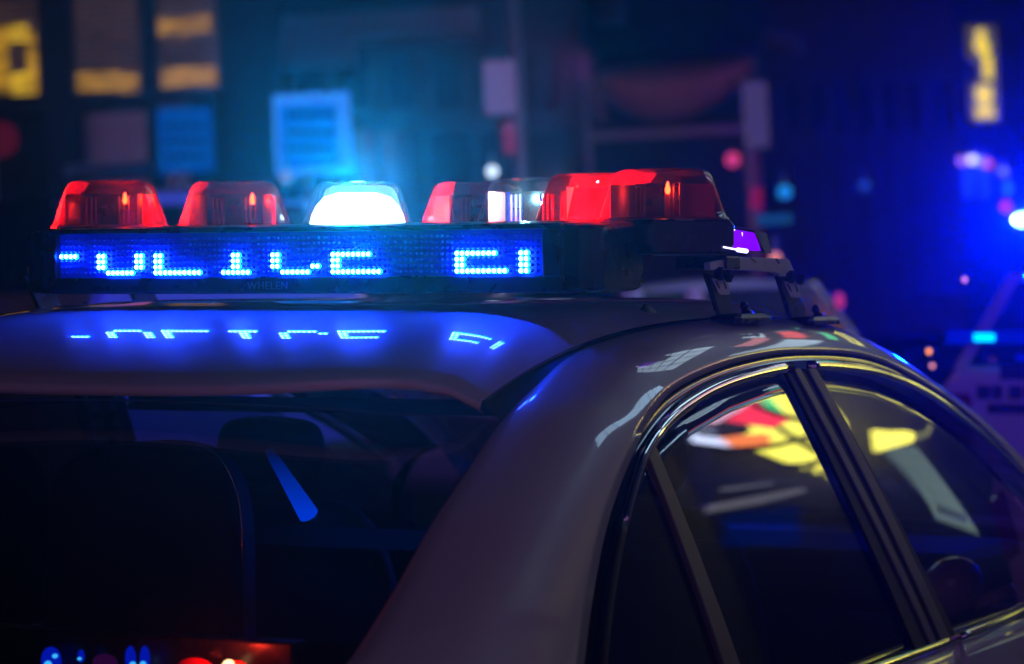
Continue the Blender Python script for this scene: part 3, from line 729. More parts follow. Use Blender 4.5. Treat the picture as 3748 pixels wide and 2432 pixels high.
SLAT = pmat('blind_slat', (0.35, 0.25, 0.15), 0.5)
def uneven(name, col, s_):
    m = emat(name, col, s_); n = m.node_tree
    if len(n.nodes) > 2: return m
    e = [q for q in n.nodes if q.type == 'EMISSION'][0]
    tc = n.nodes.new('ShaderNodeTexCoord'); mp = n.nodes.new('ShaderNodeMapping'); mp.inputs['Scale'].default_value = (1.6, 1, 9)
    nz = n.nodes.new('ShaderNodeTexNoise'); nz.inputs['Scale'].default_value = 2.2; nz.inputs['Detail'].default_value = 4
    mr = n.nodes.new('ShaderNodeMapRange'); mr.inputs['From Min'].default_value = 0.3; mr.inputs['From Max'].default_value = 0.7; mr.inputs['To Min'].default_value = 0.15 * s_; mr.inputs['To Max'].default_value = 1.6 * s_
    n.links.new(tc.outputs['Object'], mp.inputs[0]); n.links.new(mp.outputs[0], nz.inputs['Vector']); n.links.new(nz.outputs['Fac'], mr.inputs['Value']); n.links.new(mr.outputs['Result'], e.inputs[1])
    return m
WDIM = uneven('room_dim', (0.05, 0.026, 0.024), 0.9); WY = uneven('room_yellow', (0.75, 0.38, 0.012), 0.8); WO = uneven('room_orange', (0.62, 0.30, 0.03), 0.75); WYB = uneven('room_bright', (1.0, 0.6, 0.02), 0.9)
def win(u0, u1, v0, v1, strips):
    f = fb(sb, 'window', u0, v0, u1, v1, DL, 0.03, WDIM, shiftD=0.40)
    for a0, b0, a1, b1, m in strips: fb(sb, 'lit_strip', a0, b0, a1, b1, DL, 0.02, m, f, shiftD=0.36)
    n_ = 16
    for k in range(n_):
        v = v0 + (v1 - v0) * (k + 0.5) / n_
        fb(sb, 'blind_slat', u0 + 4, v - 3, u1 - 4, v + 3, DL, 0.02, SLAT, f, shiftD=0.30)
win(-170, 140, 0, 346, [(-30, 100, 30, 340, WY), (30, 88, 100, 150, WYB), (100, 112, 132, 345, WY), (40, 270, 132, 345, WYB), (-170, 100, -60, 340, WO)])
win(245, 508, -60, 346, [(250, 268, 440, 338, WO), (440, 270, 505, 336, WO), (246, 110, 268, 150, WDIM)])
win(556, 795, -60, 330, [(556, 62, 770, 118, WO), (556, 118, 690, 135, WO), (590, 248, 790, 318, WO), (575, 240, 640, 268, WDIM)])
# paper posters; the blue light on them is put into their emission
PB1 = emat('poster_light_dim', (0.0, 0.05, 0.30), 1.0); PB2 = emat('poster_light', (0.0, 0.12, 0.68), 0.85); PB3 = emat('poster_light_edge', (0.04, 0.22, 0.88), 0.85); INK = pmat('ink', (0.005, 0.01, 0.03), 0.7)
po = wthing('glow_poster', 'small dim blue lit notice board on the shop front', 'sign', 678, 510, DL - 1)  # paper notice, the blue light on it is put in as glow
fb(po, 'sheet', 578, 395, 778, 630, DL - 1, 0.06, PB1)
for k in range(3):
    for j in range(4): fb(po, 'text_mark', 605 + j * 38, 455 + 55 * k, 633 + j * 38, 470 + 55 * k, DL - 1, 0.01, INK, shiftD=-0.012)
fb(po, 'bracket', 640, 630, 660, 700, DL - 1, 0.05, METAL, shiftD=0.02); fb(po, 'header', 575, 372, 690, 396, DL - 1, 0.05, pmat('pinkish', (0.4, 0.2, 0.3), 0.6))
pp = wthing('glow_sign_board', 'paper sign board with three lines of dark text, blue light put in as glow', 'sign', 1142, 480, DL - 2)
fb(pp, 'frame', 1004, 342, 1284, 636, DL - 2, 0.08, PB3); fb(pp, 'face', 1024, 378, 1240, 618, DL - 2, 0.02, PB2, shiftD=-0.025)
for k in range(3):
    for j in range(7): fb(pp, 'text_mark', 1050 + j * 26, 410 + 62 * k, 1068 + j * 26, 434 + 62 * k, DL - 2, 0.01, INK, shiftD=-0.04)
fb(pp, 'post', 1132, 636, 1152, 1300, DL - 2, 0.06, METAL, shiftD=0.01)
# --- long building behind, with canopy
D2 = 38.0
b2 = wthing('canopy_building', 'dark street building with a pale canopy beam along its front', 'building', 1600, 900, D2, foot=0.2)
fb(b2, 'wall', 1000, -1300, 2120, 1280, D2, 1.0, WALL)
for u0, v0, u1, v1 in ((1030, 40, 1750, 120), (990, 118, 1280, 215)): fb(b2, 'canopy_beam', u0, v0, u1, v1, D2, 1.2, PANEL, shiftD=-1.4)
for k in range(6): fb(b2, 'upper_window', 1080 + 170 * k, 200, 1180 + 170 * k, 400, D2, 0.1, DGLASS, shiftD=-0.04)
for k in range(6): fb(b2, 'shop_bay', 1050 + 180 * k, 480, 1200 + 180 * k, 1100, D2, 0.1, DGLASS, shiftD=-0.04)
# --- building with draped awning and cornice
D3 = 42.0
b3 = wthing('cornice_building', 'dark stone building with a long cornice behind the awning', 'building', 2900, 900, D3, foot=0.2)
fb(b3, 'wall', 2130, -1300, 3480, 1250, D3, 1.0, WALL2)
c0 = [wl(b3, 2780, 100, D3 - 0.6), wl(b3, 3420, 265, D3 + 2.0)]
MB().add([c0[0], c0[1], c0[1] + Vector((0, 0, -0.22)), c0[0] + Vector((0, 0, -0.22)), c0[0] + Vector((0, 1.5, 0)), c0[1] + Vector((0, 1.5, 0)), c0[1] + Vector((0, 1.5, -0.22)), c0[0] + Vector((0, 1.5, -0.22))], [(0, 1, 2, 3), (4, 7, 6, 5), (0, 4, 5, 1), (3, 2, 6, 7), (0, 3, 7, 4), (1, 5, 6, 2)]).obj('cornice', PANEL, b3)
for k in range(7): fb(b3, 'pilaster', 2850 + 90 * k, 260, 2885 + 90 * k, 1100, D3, 0.3, WALL2, shiftD=-0.35)
for k in range(7): fb(b3, 'window', 2888 + 90 * k, 300, 2936 + 90 * k, 480, D3, 0.05, DGLASS, shiftD=-0.06)
fb(b3, 'fascia', 2150, 60, 2800, 170, D3, 0.5, WALL, shiftD=-0.6)
fb(b3, 'wall_lantern', 2185, -20, 2285, 90, D3, 0.3, pmat('rust_panel', (0.5, 0.28, 0.26), 0.6), shiftD=-1.0)
# awning, a draped half-round cloth
aw = wthing('draped_awning', 'brownish draped half round awning hanging between two posts', 'awning', 2440, 320, D3 - 4)
CLOTH = pmat('awning_cloth', (0.48, 0.30, 0.27), 0.8, var=0.2, vscale=2, bump=0.5, bscale=6)
rows = []
for i in range(25):
    u = 2190 + 560 * i / 24; q = i / 24
    top = 232 - 45 * q; bot = 300 + 150 * math.sin(math.pi * min(1, q * 0.92 + 0.12)) ** 0.8
    rows.append([wl(aw, u, top + (bot - top) * k / 8, D3 - 4) + Vector((0, -0.5 * math.sin(math.pi * k / 8) + 0.06 * math.sin(i * 1.9), 0)) for k in range(9)])
MB().grid(rows).obj('cloth', CLOTH, aw, smooth=True, solid=0.03)
fb(aw, 'post', 2150, 225, 2175, 1280, D3 - 4, 0.12, METAL)
rows = [[wl(aw, 2135 + 9 * k + 25 * j, 260 + 26 * k, D3 - 4.2) for j in range(2)] for k in range(8)]
MB().grid(rows).obj('side_flap', CLOTH, aw, solid=0.03)
fb(aw, 'post', 2740, 190, 2765, 1280, D3 - 4, 0.12, METAL)
fb(aw, 'lower_rail', 2140, 470, 2760, 500, D3 - 4, 0.1, PANEL)
# hanging sign
hs = wthing('hanging_sign', 'hanging sign with added lavender glow beside the awning', 'sign', 2770, 420, 33)
fb(hs, 'panel', 2722, 300, 2812, 540, 33, 0.1, emat('hanging_sign_light', (0.075, 0.05, 0.15), 0.7)); fb(hs, 'hanger', 2755, 200, 2775, 300, 33, 0.05, METAL)  # light falling on the sign is put in as emission
# --- lamp pole with sign
D4 = 24.0
pl_ = wthing('street_pole', 'slim grey street pole with a sign plate given an added lavender glow', 'pole', 1895, 620, D4, foot=0.2)
b_ = wl(pl_, 1905, 620, D4); t_ = wl(pl_, 1838, -600, D4)
MB().cyl((b_.x + 0.02, 0, 0), (b_.x, 0, t_.z), 0.055, 14).obj('post', METAL, pl_, smooth=True)
fb(pl_, 'sign_plate', 1772, 222, 1884, 418, D4, 0.02, emat('plate_light', (0.115, 0.075, 0.22), 0.9), shiftD=-0.10)  # plate is no lamp, the light on it is its emission
fb(pl_, 'red_signal', 1842, 450, 1884, 562, D4, 0.06, emat('red_signal', (0.20, 0.012, 0.06), 0.8), shiftD=-0.14)
# --- traffic post, red
rp = wthing('red_post', 'dark red traffic post with a small signal box', 'post', 2790, 900, 20, foot=0.2)
fb(rp, 'post', 2785, 560, 2812, 1700, 20, 0.05, pmat('red_paint', (0.35, 0.02, 0.03), 0.4)); fb(rp, 'signal', 2750, 690, 2790, 765, 20, 0.06, emat('dim_red_lamp', (0.22, 0.005, 0.03), 0.9), shiftD=-0.06)
fb(rp, 'name_plate', 2770, 785, 2900, 822, 20, 0.02, emat('plate_teal', (0.006, 0.05, 0.16), 1.0), shiftD=-0.08)
# --- small far lamps
def globe(label, u, v, D, r, col, s_, group=None, light=0, lcol=None):
    g = wthing('street_light', label, 'lamp', u, v, D, group)
    k = MB().sphere((0, 0, 0), r, 14, 10).obj('globe', emat('lamp_%d_%d' % (u, v), col, s_), g, smooth=True)
    MB().cyl((0, 0, r * 0.9), (0, 0, r + 0.08), r * 0.35, 10).obj('cap', METAL, g)
    if light: lamp('street_glow', 'SPOT', (0, r + 0.05, 0.0), lcol or col, light, g, r, rad(165), (0, 10, 0.6))
    return g
globe('white street lamp glowing above the light bar', 1802, 628, 21, 0.038, (0.55, 0.68, 0.85), 2.2, light=22, lcol=(0.75, 0.6, 1.0))
globe('faint grey lamp by the paper sign board', 1046, 650, 26, 0.045, (0.2, 0.3, 0.6), 1.1)
globe('teal blue lamp beside the red post', 2872, 703, 24, 0.055, (0.01, 0.20, 0.62), 1.3)
globe('pink lamp under the awning', 2682, 585, 34, 0.075, (0.75, 0.05, 0.22), 1.1, light=40, lcol=(1.0, 0.30, 0.45))
globe('dim blue lamp far down the street', 3165, 680, 30, 0.06, (0.02, 0.08, 0.5), 0.6)
for n_, (u, v, c_, s_) in enumerate(((3520, 590, (0.35, 0.15, 0.7), 1.6), (3558, 585, (0.7, 0.7, 1.0), 2.0), (3590, 592, (0.2, 0.3, 0.9), 1.2), (3615, 600, (0.6, 0.1, 0.4), 1.4), (3672, 628, (0.15, 0.2, 0.9), 1.4), (3690, 690, (0.02, 0.2, 0.9), 1.4), (3682, 757, (0.6, 0.02, 0.6), 1.6))):
    globe(['violet', 'white', 'pale blue', 'rosy', 'blue grey', 'deep blue', 'magenta'][n_] + ' small lamp in the cluster below the yellow sign', u, v, 30, 0.045, c_, s_, 'lamps below the yellow sign')
# crossing signal with two legs
xs_ = wthing('crossing_signal', 'blue lit signal with two legs below the lamps', 'signal', 3570, 690, 30)
SIGB = emat('signal_blue', (0.01, 0.06, 0.55), 0.8)
for u0, u1 in ((3528, 3560), (3590, 3622)): fb(xs_, 'leg', u0, 650, u1, 725, 30, 0.05, SIGB)
fb(xs_, 'bar', 3528, 620, 3622, 650, 30, 0.05, SIGB)
# yellow neon sign
ns_ = wthing('neon_sign', 'tall narrow yellow neon sign hanging over the street', 'sign', 3590, 270, 34)
NY = emat('neon_yellow', (0.95, 0.72, 0.0), 1.1); NB = pmat('neon_case', (0.05, 0.05, 0.01), 0.5, emis=(0.07, 0.055, 0.0), estr=1.0)
out = [(3540, 95), (3644, 95), (3658, 440), (3570, 448), (3555, 420), (3551, 305), (3590, 298), (3590, 265), (3584, 235), (3545, 205)]
MB().loft([[wl(ns_, u, v, 34) for u, v in out], [wl(ns_, u, v, 34) + Vector((0, 0.15, 0)) for u, v in out]]).obj('case', NB, ns_)
for px in ([(3575, 110), (3600, 108), (3608, 150), (3622, 170), (3618, 195), (3596, 210), (3570, 180), (3562, 160), (3572, 145)], [(3596, 205), (3628, 205), (3632, 290), (3602, 290)], [(3572, 320), (3600, 312), (3628, 325), (3632, 360), (3618, 390), (3592, 388), (3570, 360)], [(3568, 395), (3638, 395), (3640, 430), (3574, 432)]):
    MB().loft([[wl(ns_, u, v, 34) + Vector((0, -0.05, 0)) for u, v in px], [wl(ns_, u, v, 34) + Vector((0, -0.005, 0)) for u, v in px]]).obj('neon_letter', NY, ns_)
# red round sign at the far left
rs = wthing('round_sign', 'dim dark red round sign beside the shop building', 'sign', 0, 510, 22)
MB().cyl(wl(rs, 0, 510, 22), wl(rs, 0, 510, 22) + Vector((0, 0.05, 0)), 0.13, 28).obj('disc', emat('dim_red_disc', (0.10, 0.003, 0.016), 0.55), rs)
fb(rs, 'post', -15, 570, 0, 1300, 22, 0.04, METAL, shiftD=0.03)

# ------------------------------------------------------------------ police vehicle ahead
def suv(label, origin, rz, camber):
    r = thing('police_vehicle', label, 'police car', origin, camber=camber); r.rotation_euler = (0, 0, rz)
    hw = 0.93
    sec = lambda y, s_: [(x * s_, y, z) for x, z in ((-0.80, 0.35), (-hw, 0.45), (-hw - 0.02, 0.80), (-hw + 0.01, 1.12), (-0.86, 1.20), (0.86, 1.20), (hw - 0.01, 1.12), (hw + 0.02, 0.80), (hw, 0.45), (0.80, 0.35))]
    body = MB().loft([sec(0.06, 0.93), sec(0.0 + 0.10, 0.97), sec(0.35, 1.0), sec(3.0, 1.0), [(x, y, min(z, 1.02)) for x, y, z in sec(4.3, 0.95)]]).obj('body', PAINT, r, smooth=False, bevel=0.03)
    top = lambda y, z0, z1, w0, w1: [(-w0, y, z0), (-w1, y, z1), (w1, y, z1), (w0, y, z0)]
    MB().loft([[(-0.84, 0.10, 1.19), (-0.70, 0.36, 1.50), (0.70, 0.36, 1.50), (0.84, 0.10, 1.19)], [(-0.855, 0.45, 1.19), (-0.72, 0.60, 1.53), (0.72, 0.60, 1.53), (0.855, 0.45, 1.19)], [(-0.855, 2.3, 1.19), (-0.72, 1.9, 1.55), (0.72, 1.9, 1.55), (0.855, 2.3, 1.19)], [(-0.84, 3.0, 1.19), (-0.66, 2.3, 1.50), (0.66, 2.3, 1.50), (0.84, 3.0, 1.19)]]).obj('greenhouse', GLOSSBLACK, r, bevel=0.03)
    MB().loft([[(x, y, 1.505 + 0.05 * (1 - (x / 0.72) ** 2) - (0.02 if y < 0.4 or y > 2.2 else 0)) for x in [-0.73 + 1.46 * k / 12 for k in range(13)]] + [(0.73, y, 1.49), (-0.73, y, 1.49)] for y in (0.34, 0.5, 1.2, 2.0, 2.35)]).obj('roof', PAINT, r)
    for sg in (-1, 1):
        MB().loft([[(sg * 0.80, 0.085, 1.19), (sg * 0.85, 0.10, 1.19), (sg * 0.86, 0.22, 1.19), (sg * 0.81, 0.2, 1.19)], [(sg * 0.68, 0.35, 1.51), (sg * 0.73, 0.36, 1.51), (sg * 0.74, 0.46, 1.51), (sg * 0.69, 0.46, 1.51)]]).obj('rear_pillar', PAINT, r)
        MB().box((sg * 0.85, 0.10, 0.98), (0.16, 0.12, 0.26)).obj('tail_lamp', TAILRED, r, bevel=0.02)
        for y in (0.75, 3.5):
            MB().cyl((sg * 0.74, y, 0.35), (sg * 0.95, y, 0.35), 0.35, 28).obj('tyre', TYRE, r, bevel=0.03)
    MB().box((0, 0.02, 0.48), (1.75, 0.16, 0.26)).obj('rear_bumper', BLACK, r, bevel=0.04)
    return r
v2 = suv('white police vehicle parked ahead with blue lights in its rear window', (0.47, 5.05, 0), 0, True)
AMB = emat('amber_marker', (1.0, 0.30, 0.06), 2.6); AMB2 = emat('rosy_marker', (0.9, 0.30, 0.22), 1.5)
off2 = Vector((-0.47, -5.05, 0))
for u, v, m_ in ((3400, 1287, AMB), (3412, 1340, AMB2), (3530, 1024, AMB2)):
    MB().sphere(CP(u, v, Y=5.12) + off2, 0.008, 10, 8).obj('marker_lamp', m_, v2, smooth=True)
# decals and slot on the tailgate
DEC = pmat('decal_blue', (0.006, 0.008, 0.03), 0.4)
def tg(name, u0, v0, u1, v1, y, mat):
    a_ = CP(u0, v0, Y=y) + off2; b_ = CP(u1, v1, Y=y) + off2
    MB().box(((a_.x + b_.x) / 2, y + off2.y, (a_.z + b_.z) / 2), (abs(b_.x - a_.x), 0.012, abs(a_.z - b_.z))).obj(name, mat, v2, bevel=0.003)
for k, (u0, u1) in enumerate(((3575, 3625), (3632, 3668), (3692, 3740), (3752, 3800), (3812, 3850), (3862, 3905))): tg('tailgate_decal', u0, 1412, u1, 1462, 5.098, DEC)
tg('plate_recess', 3615, 1478, 4000, 1520, 5.098, DEC); tg('tailgate_decal', 3660, 1340, 3760, 1392, 5.098, DEC)
BLUEHOT = emat('blue_flash', (0.0, 0.55, 1.0), 2.2); BLUEDIM = emat('blue_soft', (0.0, 0.008, 0.7), 0.5)
il = thing('rear_window_lights', 'blue light strip glowing in the rear window of the vehicle ahead', 'warning light', (0.47, 5.05, 1.25), camber=True)
off3 = Vector((-0.47, -5.05, -1.25))
def rl(name, u0, v0, u1, v1, y, mat):
    a_ = CP(u0, v0, Y=y) + off3; b_ = CP(u1, v1, Y=y) + off3
    return MB().box(((a_.x + b_.x) / 2, y + off3.y, (a_.z + b_.z) / 2), (abs(b_.x - a_.x), 0.015, abs(a_.z - b_.z))).obj(name, mat, il, bevel=0.004)
rl('strip_housing', 3465, 1212, 4300, 1262, 5.125, BLUEDIM); rl('lit_module', 3565, 1222, 3640, 1250, 5.105, BLUEHOT); rl('lit_module', 3720, 1300, 3800, 1322, 5.12, BLUEDIM)
# its roof bar with the flashing blue lamp
rb = thing('roof_light_bar', 'roof light bar with a dazzling blue white flash on the vehicle ahead', 'light bar', (0.47, 6.0, 1.55), camber=True)
MB().box((0, 0, 0.03), (1.30, 0.26, 0.05)).obj('base', BLACK, rb, bevel=0.01)
p_ = CP(3760, 806, Y=5.95) - Vector((0.47, 6.0, 1.55))
MB().box((p_.x + 0.55, p_.y, p_.z - 0.01), (1.16, 0.16, 0.09)).obj('lens', thin_glass('blue_lens', (0.35, 0.5, 1.0), 1, 0.02, 1.45), rb, bevel=0.02)
MB().sphere((p_.x, p_.y - 0.05, p_.z), 0.028, 16, 10, (1.5, 0.6, 1)).obj('flash_lamp', emat('flash_core', (0.45, 0.85, 1.0), 14.0), rb, smooth=True)
lamp('blue_flash', 'POINT', p_ + Vector((0, -0.14, 0)), (0.0, 0.010, 1.0), 420, rb, 0.03)
MB().box((-0.52, 0, 0.005), (0.06, 0.2, 0.06)).box((0.52, 0, 0.005), (0.06, 0.2, 0.06)).obj('feet', BLACK, rb)

# --- pale vehicle further down the street, behind the mounting straps
v3o = W(2790, 1200, 17.0); v3o.z = 0.2
v3 = suv('white police vehicle standing across the street behind the light bar mount', v3o, rad(62), False)
v3.scale = (0.95, 0.8, 1.0)
for u, v in ((2632, 1118), (3072, 1102)):
    g = wthing('tail_light', 'rosy tail light %s' % ('between the bar housing and the nearer clamp leg' if u < 2800 else 'just beyond the outer clamp foot'), 'lamp', u, v, 15.2, 'tail lights across the street')
    MB().sphere((0, 0, 0), 0.035, 12, 8, (0.7, 0.5, 1.2)).obj('lens', emat('tail_glow', (0.55, 0.035, 0.10), 0.9), g, smooth=True)
    MB().box((0, 0.04, 0), (0.06, 0.05, 0.10)).obj('holder', BLACK, g)
g = globe('salmon lamp behind the mounting strap', 2838, 945, 15.0, 0.03, (0.75, 0.22, 0.20), 1.1)
lamp('street_glow', 'SPOT', (-0.3, -0.8, 2.6), (0.55, 0.55, 1.0), 90, g, 0.05, rad(110), (0.1, 3.0, -0.4))  # extra spot added to brighten the white vehicle, apart from the globe

# --- pale van beyond the roof, glimpsed in the gap under the bar
v4o = W(900, 1200, 14.0); v4o.z = 0.2
v4 = suv('pale van lit pink, glimpsed through the gap under the light bar', v4o, rad(70), False)
v4.scale = (0.95, 0.9, 1.32); v4['category'] = 'van'
wl4 = MB().box((1.0, 1.6, 1.16), (0.04, 0.5, 0.05)).obj('added_pink_box', pmat('added_box_pink', (0.6, 0.05, 0.2), 0.6), v4)  # made-up pink box, gives off no light
lamp('van_pink_fill', 'SPOT', (4.2, 1.6, 2.2), (1.0, 0.10, 0.62), 260, v4, 0.05, rad(80), (0, 1.6, 1.0))  # added pink spot on the van, no such lamp stands there

pst = wthing('pale_post', 'pale round post beside the white vehicle across the street', 'post', 2545, 1100, 16.4, foot=0.2)
b_ = wl(pst, 2545, 1100, 16.4)
MB().cyl((b_.x, b_.y, 0), (b_.x, b_.y, 1.45), 0.05, 16).sphere((b_.x, b_.y, 1.45), 0.05, 14, 8).obj('shaft', pmat('post_paint', (0.75, 0.55, 0.6), 0.5), pst, smooth=True)
MB().cyl((b_.x, b_.y, 0), (b_.x, b_.y, 0.06), 0.09, 16).obj('foot_plate', METAL, pst)

# ------------------------------------------------------------------ the lit side of the street (seen in the car's glass, chrome and paint)
cb = thing('corner_building', 'dark corner building at the end of the kerb carrying lit signs', 'building', (7.5, 17.5, 0.07))
MB().box((-1.6, 0.6, 6.1), (15.8, 3.0, 12.2)).obj('wall', pmat('soot_stone', (0.05, 0.045, 0.055), 0.85, var=0.3, vscale=3), cb)
for k in range(5):
    for j in range(3): MB().box((-5.0 + 2.5 * k, -0.93, 5.0 + 2.6 * j), (1.3, 0.06, 1.7)).obj('window', DGLASS, cb)
def signroot(name, label, x, y, z): return thing(name, label, 'sign', (x, y, z))
def patch(root, name, px, mat, lay, fn):
    pts = [fn(u, v) for u, v in px]; L = root.location
    return MB().loft([[(x - L.x, 16.2 - 0.03 * lay - L.y, z - L.z) for x, z in pts], [(x - L.x, 16.26 - 0.03 * lay - L.y, z - L.z) for x, z in pts]]).obj(name, mat, root)
def R1(u, v):      # place on the sign plane that the rear door pane mirrors at this spot
    u = min(3052, 2790 + (u - 2800) * 1.22); v = 1560 + (v - 1560) * 1.08
    return (9.6746 - 0.0018586 * u + 0.0011781 * v, 10.4497 - 0.001066 * u - 0.002805 * v)
R2 = lambda u, v: (17.938 - 0.004185 * u + 0.000757 * v, 11.321 - 0.00142 * u - 0.002613 * v)
YEL2 = emat('facade_yellow', (0.9, 0.85, 0.15), 2.4); YEL = emat('sign_yellow', (0.95, 0.85, 0.10), 6.5); WHT = emat('sign_white', (0.62, 0.68, 0.95), 6); REDS = emat('sign_red', (0.95, 0.03, 0.07), 5.5); GRN = emat('sign_green', (0.05, 0.75, 0.25), 4.5); ORG = emat('sign_orange', (0.95, 0.22, 0.05), 5); PINK = emat('sign_pink', (0.75, 0.45, 0.6), 5)
sg = signroot('shop_sign', 'big yellow red and white lit shop sign on the corner building', *(6.4, 16.2, 3.0))
patch(sg, 'yellow_panel', [(2700, 1420), (2905, 1395), (3010, 1550), (3095, 1700), (2990, 1738), (2850, 1690), (2700, 1630), (2730, 1560), (2820, 1500)], YEL, 0, R1)
patch(sg, 'white_panel', [(2560, 1530), (2720, 1425), (2760, 1470), (2620, 1560)], PINK, 1, R1)
patch(sg, 'white_panel', [(2530, 1570), (2640, 1590), (2690, 1640), (2560, 1625)], WHT, 1, R1)
patch(sg, 'red_panel', [(2690, 1530), (2760, 1470), (2850, 1545), (2800, 1570), (2660, 1545)], REDS, 2, R1)
patch(sg, 'green_panel', [(2750, 1450), (2790, 1455), (2850, 1530), (2800, 1500)], GRN, 3, R1)
patch(sg, 'orange_panel', [(2640, 1600), (2790, 1590), (2800, 1640), (2700, 1650)], ORG, 2, R1)
for k, (u, v) in enumerate(((2900, 1610), (2925, 1625), (2955, 1640), (2985, 1655), (2920, 1690), (2960, 1700), (3010, 1690))):
    patch(sg, 'letter', [(u, v), (u + 16, v + 4), (u + 14, v + 26), (u - 3, v + 22)], INK, 3, R1)
for a_, b_ in (((2540, 1560), (2760, 1570)), ((2700, 1440), (2990, 1545)), ((2620, 1640), (2990, 1570)), ((2840, 1560), (3060, 1650)), ((2840, 1690), (3060, 1620))):
    rows = []
    for k in range(11):
        q = k / 10; u = a_[0] + (b_[0] - a_[0]) * q; v = a_[1] + (b_[1] - a_[1]) * q + 26 * math.sin(math.pi * q)
        x, z = R1(u, v); rows.append(Vector((x, 16.0, z)) - sg.location)
    MB().sweep(rows, 0.028, 0.028, Vector((0, -1, 0)), 8).obj('hanging_cable', RUBBER, sg)
gs = signroot('wall_sign', 'pale green lit wall panel with dark lettering at street level', 5.0, 16.2, 1.9)
PGR = emat('wall_pale_green', (0.17, 0.24, 0.20), 2.0)
patch(gs, 'panel', [(3225, 1640), (3300, 1640), (3620, 1945), (3350, 1930), (3280, 1800)], PGR, 0, R2)
for k in range(6): patch(gs, 'letter', [(3375 + 30 * k, 1868 + 3 * k), (3393 + 30 * k, 1870 + 3 * k), (3393 + 30 * k, 1898 + 3 * k), (3375 + 30 * k, 1896 + 3 * k)], INK, 2, R2)
ws = signroot('arrow_sign', 'curved yellow lit wedge sign above the pale green wall', 5.2, 16.2, 2.6)
patch(ws, 'wedge', [(3215, 1560), (3240, 1575), (3330, 1590), (3300, 1620), (3215, 1650)], YEL, 1, R2)
patch(ws, 'tail', [(3300, 1595), (3380, 1575), (3450, 1515), (3462, 1530), (3400, 1590), (3310, 1618)], pmat('tail_dull', (0.3, 0.3, 0.1), 0.6, emis=(0.4, 0.38, 0.12), estr=1.5), 1, R2)
# signs higher up on the corner building
def upsign(label, x0, x1, z0, z1, mat, bars=0, bmat=None):
    r = thing('facade_sign', label, 'sign', ((x0 + x1) / 2, 16.2, (z0 + z1) / 2))
    MB().box((0, 0, 0), (x1 - x0, 0.12, z1 - z0)).obj('face', mat, r)
    for k in range(bars):
        z = -(z1 - z0) / 2 + (z1 - z0) * (k + 0.5) / bars
        MB().box((0, -0.07, z), ((x1 - x0) * 0.8, 0.02, (z1 - z0) / bars * 0.35)).obj('lettering_bar', bmat or INK, r)
    return r
upsign('yellow lit facade sign above the shop sign', 3.9, 5.7, 4.1, 4.9, YEL2, 2)
upsign('pale blue lit facade sign next to the yellow one', 5.9, 7.8, 4.2, 5.0, emat('up_pale_blue', (0.25, 0.55, 0.9), 2.2), 3)
upsign('red lit facade sign between yellow and green ones', 3.6, 7.4, 5.15, 5.5, emat('up_red', (0.9, 0.12, 0.10), 2.2))
upsign('green lit narrow facade sign', 3.0, 5.2, 5.7, 6.0, emat('up_green', (0.05, 0.8, 0.4), 2.0))
upsign('white lit facade sign with blue bars', 1.5, 4.8, 6.3, 6.8, emat('up_white', (0.6, 0.8, 0.95), 2.0))
upsign('yellow lit lower facade sign by the kerb', 1.4, 4.2, 3.2, 4.1, YEL2, 1)
upsign('pink lit facade sign near the roof edge', 1.4, 3.2, 7.2, 7.5, emat('up_pink', (0.9, 0.3, 0.3), 1.8))
upsign('small yellow lit sign over the junction', -1.9, 0.9, 5.2, 5.6, YEL2, 1)
upsign('small green lit sign over the junction', -1.6, 1.0, 6.0, 6.2, emat('up_green2', (0.1, 0.85, 0.35), 2.0))
upsign('small red lit sign over the junction', -1.0, 1.2, 6.6, 6.85, emat('up_red2', (0.95, 0.12, 0.1), 2.2))
upsign('small white lit sign over the junction', -0.4, 1.3, 7.3, 7.7, emat('up_white2', (0.6, 0.8, 0.9), 2.2), 2)
st_ = signroot('shop_band', 'grey lit shop band with a blue window below the shop sign', 6.4, 16.2, 2.2)
patch(st_, 'band', [(2600, 1840), (2890, 1770), (2900, 1785), (2760, 1830), (2600, 1870)], emat('band_grey', (0.20, 0.19, 0.22), 2.0), 0, R1)
patch(st_, 'band', [(2640, 1780), (2800, 1755), (2800, 1763), (2650, 1792)], emat('band_grey', (0.20, 0.19, 0.22), 2.0), 0, R1)
patch(st_, 'blue_window', [(2660, 1870), (2880, 1830), (2900, 1960), (2660, 1980)], emat('band_blue', (0.0, 0.03, 0.35), 0.45), 0, R1)
wg = thing('lit_window_grid', 'tall white lit window grid high on the corner building', 'window', (4.2, 16.05, 10.2))
for i in range(4):
    for j in range(5): MB().box((-1.05 + 0.7 * i, 0, -1.7 + 0.85 * j), (0.6, 0.06, 0.72)).obj('lit_pane', emat('pane_white', (0.45, 0.62, 0.75), 2.6), wg)
MB().box((0, 0.06, 0), (3.0, 0.05, 4.4)).obj('frame', WALL, wg)
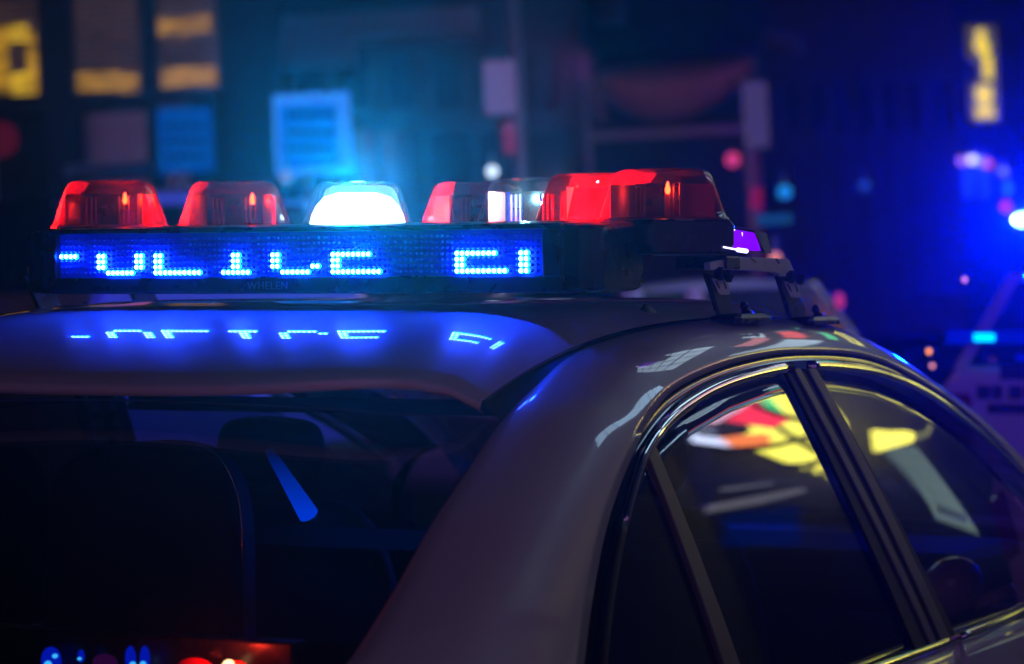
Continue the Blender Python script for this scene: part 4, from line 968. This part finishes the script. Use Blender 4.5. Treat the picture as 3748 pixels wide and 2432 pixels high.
# long facade along the pavement
fc_ = thing('shop_terrace', 'long shop terrace along the pavement, its window glow added to light the car', 'building', (8.0, 0.0, 0.07))
MB().box((0.2, 0, 6.0), (3.0, 30.0, 12.0)).obj('wall', WALL, fc_)
SHOP = emat('shop_fill_glow', (0.40, 0.18, 0.62), 0.38); SHOP2 = emat('shop_fill_rose', (0.55, 0.28, 0.34), 0.5)  # window glow added to fill the car's side with purple light
for k in range(9):
    y = -13 + 3.1 * k
    if y > 4: continue
    wbx = MB().box((-1.33, y, 1.75), (0.06, 2.5, 2.5)).obj('shop_window', SHOP if k % 3 else SHOP2, fc_)
    for s_ in (-0.62, 0.62): MB().box((-1.39, y + s_, 1.75), (0.06, 0.06, 2.5)).obj('mullion', METAL, wbx)
    MB().box((-1.38, y, 3.35), (0.12, 2.7, 0.45)).obj('fascia', WALL2, fc_)
ml = thing('marquee_lettering', 'row of white blue lit block letters along the shop terrace', 'sign', (6.4, 11.2, 6.6))
LW = emat('letter_white', (0.45, 0.72, 1.0), 3.4)
y = -3.2
for k, wd in enumerate((0.9, 0.35, 0.75, 0.9, 0.3, 0.8, 0.95, 0.8, 0.6)):
    MB().box((0, y + wd / 2, 0.15 - 0.02 * k), (0.10, wd * 0.66, 0.95)).obj('block_letter', LW, ml); y += wd
MB().box((0.09, 0, 0), (0.05, 7.0, 0.12)).obj('rail', METAL, ml)

# billboard added behind the camera to fill roof, pillar and tailgate
bb_ = thing('fill_panel', 'added unseen purple billboard on a building down the street', 'fill_panel', (1.5, -17.0, 6.0))
MB().box((0, 0, 0), (7.0, 0.2, 4.5)).obj('face', emat('fill_panel_glow', (0.52, 0.23, 0.60), 1.15), bb_)
for x in (-2.6, 2.6): MB().box((x, -0.2, -4.1), (0.25, 0.25, 3.6)).obj('leg', METAL, bb_)
MB().box((0, -0.02, 2.32), (7.2, 0.26, 0.14)).box((0, -0.02, -2.32), (7.2, 0.26, 0.14)).obj('frame', METAL, bb_)

# ------------------------------------------------------------------ haze standing in for lens bloom
hz = MB().box((-8, 18, 6.0), (90, 80, 14.4)).obj('bloom_haze', None)  # air volume added so lamps glow as lens bloom would
m = bpy.data.materials.new('bloom_air'); m.use_nodes = True; n = m.node_tree; n.nodes.clear()
pv = n.nodes.new('ShaderNodeVolumePrincipled'); pv.inputs['Color'].default_value = (0.6, 0.75, 1.0, 1); pv.inputs['Density'].default_value = 0.003; pv.inputs['Anisotropy'].default_value = 0.94
ou = n.nodes.new('ShaderNodeOutputMaterial'); n.links.new(pv.outputs[0], ou.inputs['Volume'])
hz.data.materials.append(m); tag(hz, None, kind='stuff')

# ------------------------------------------------------------------ put everything that stands on the cross-fall onto it
bpy.context.view_layer.update()
for o in ON_CAMBER:
    o.matrix_world = TILT @ o.matrix_world
bpy.context.view_layer.update()
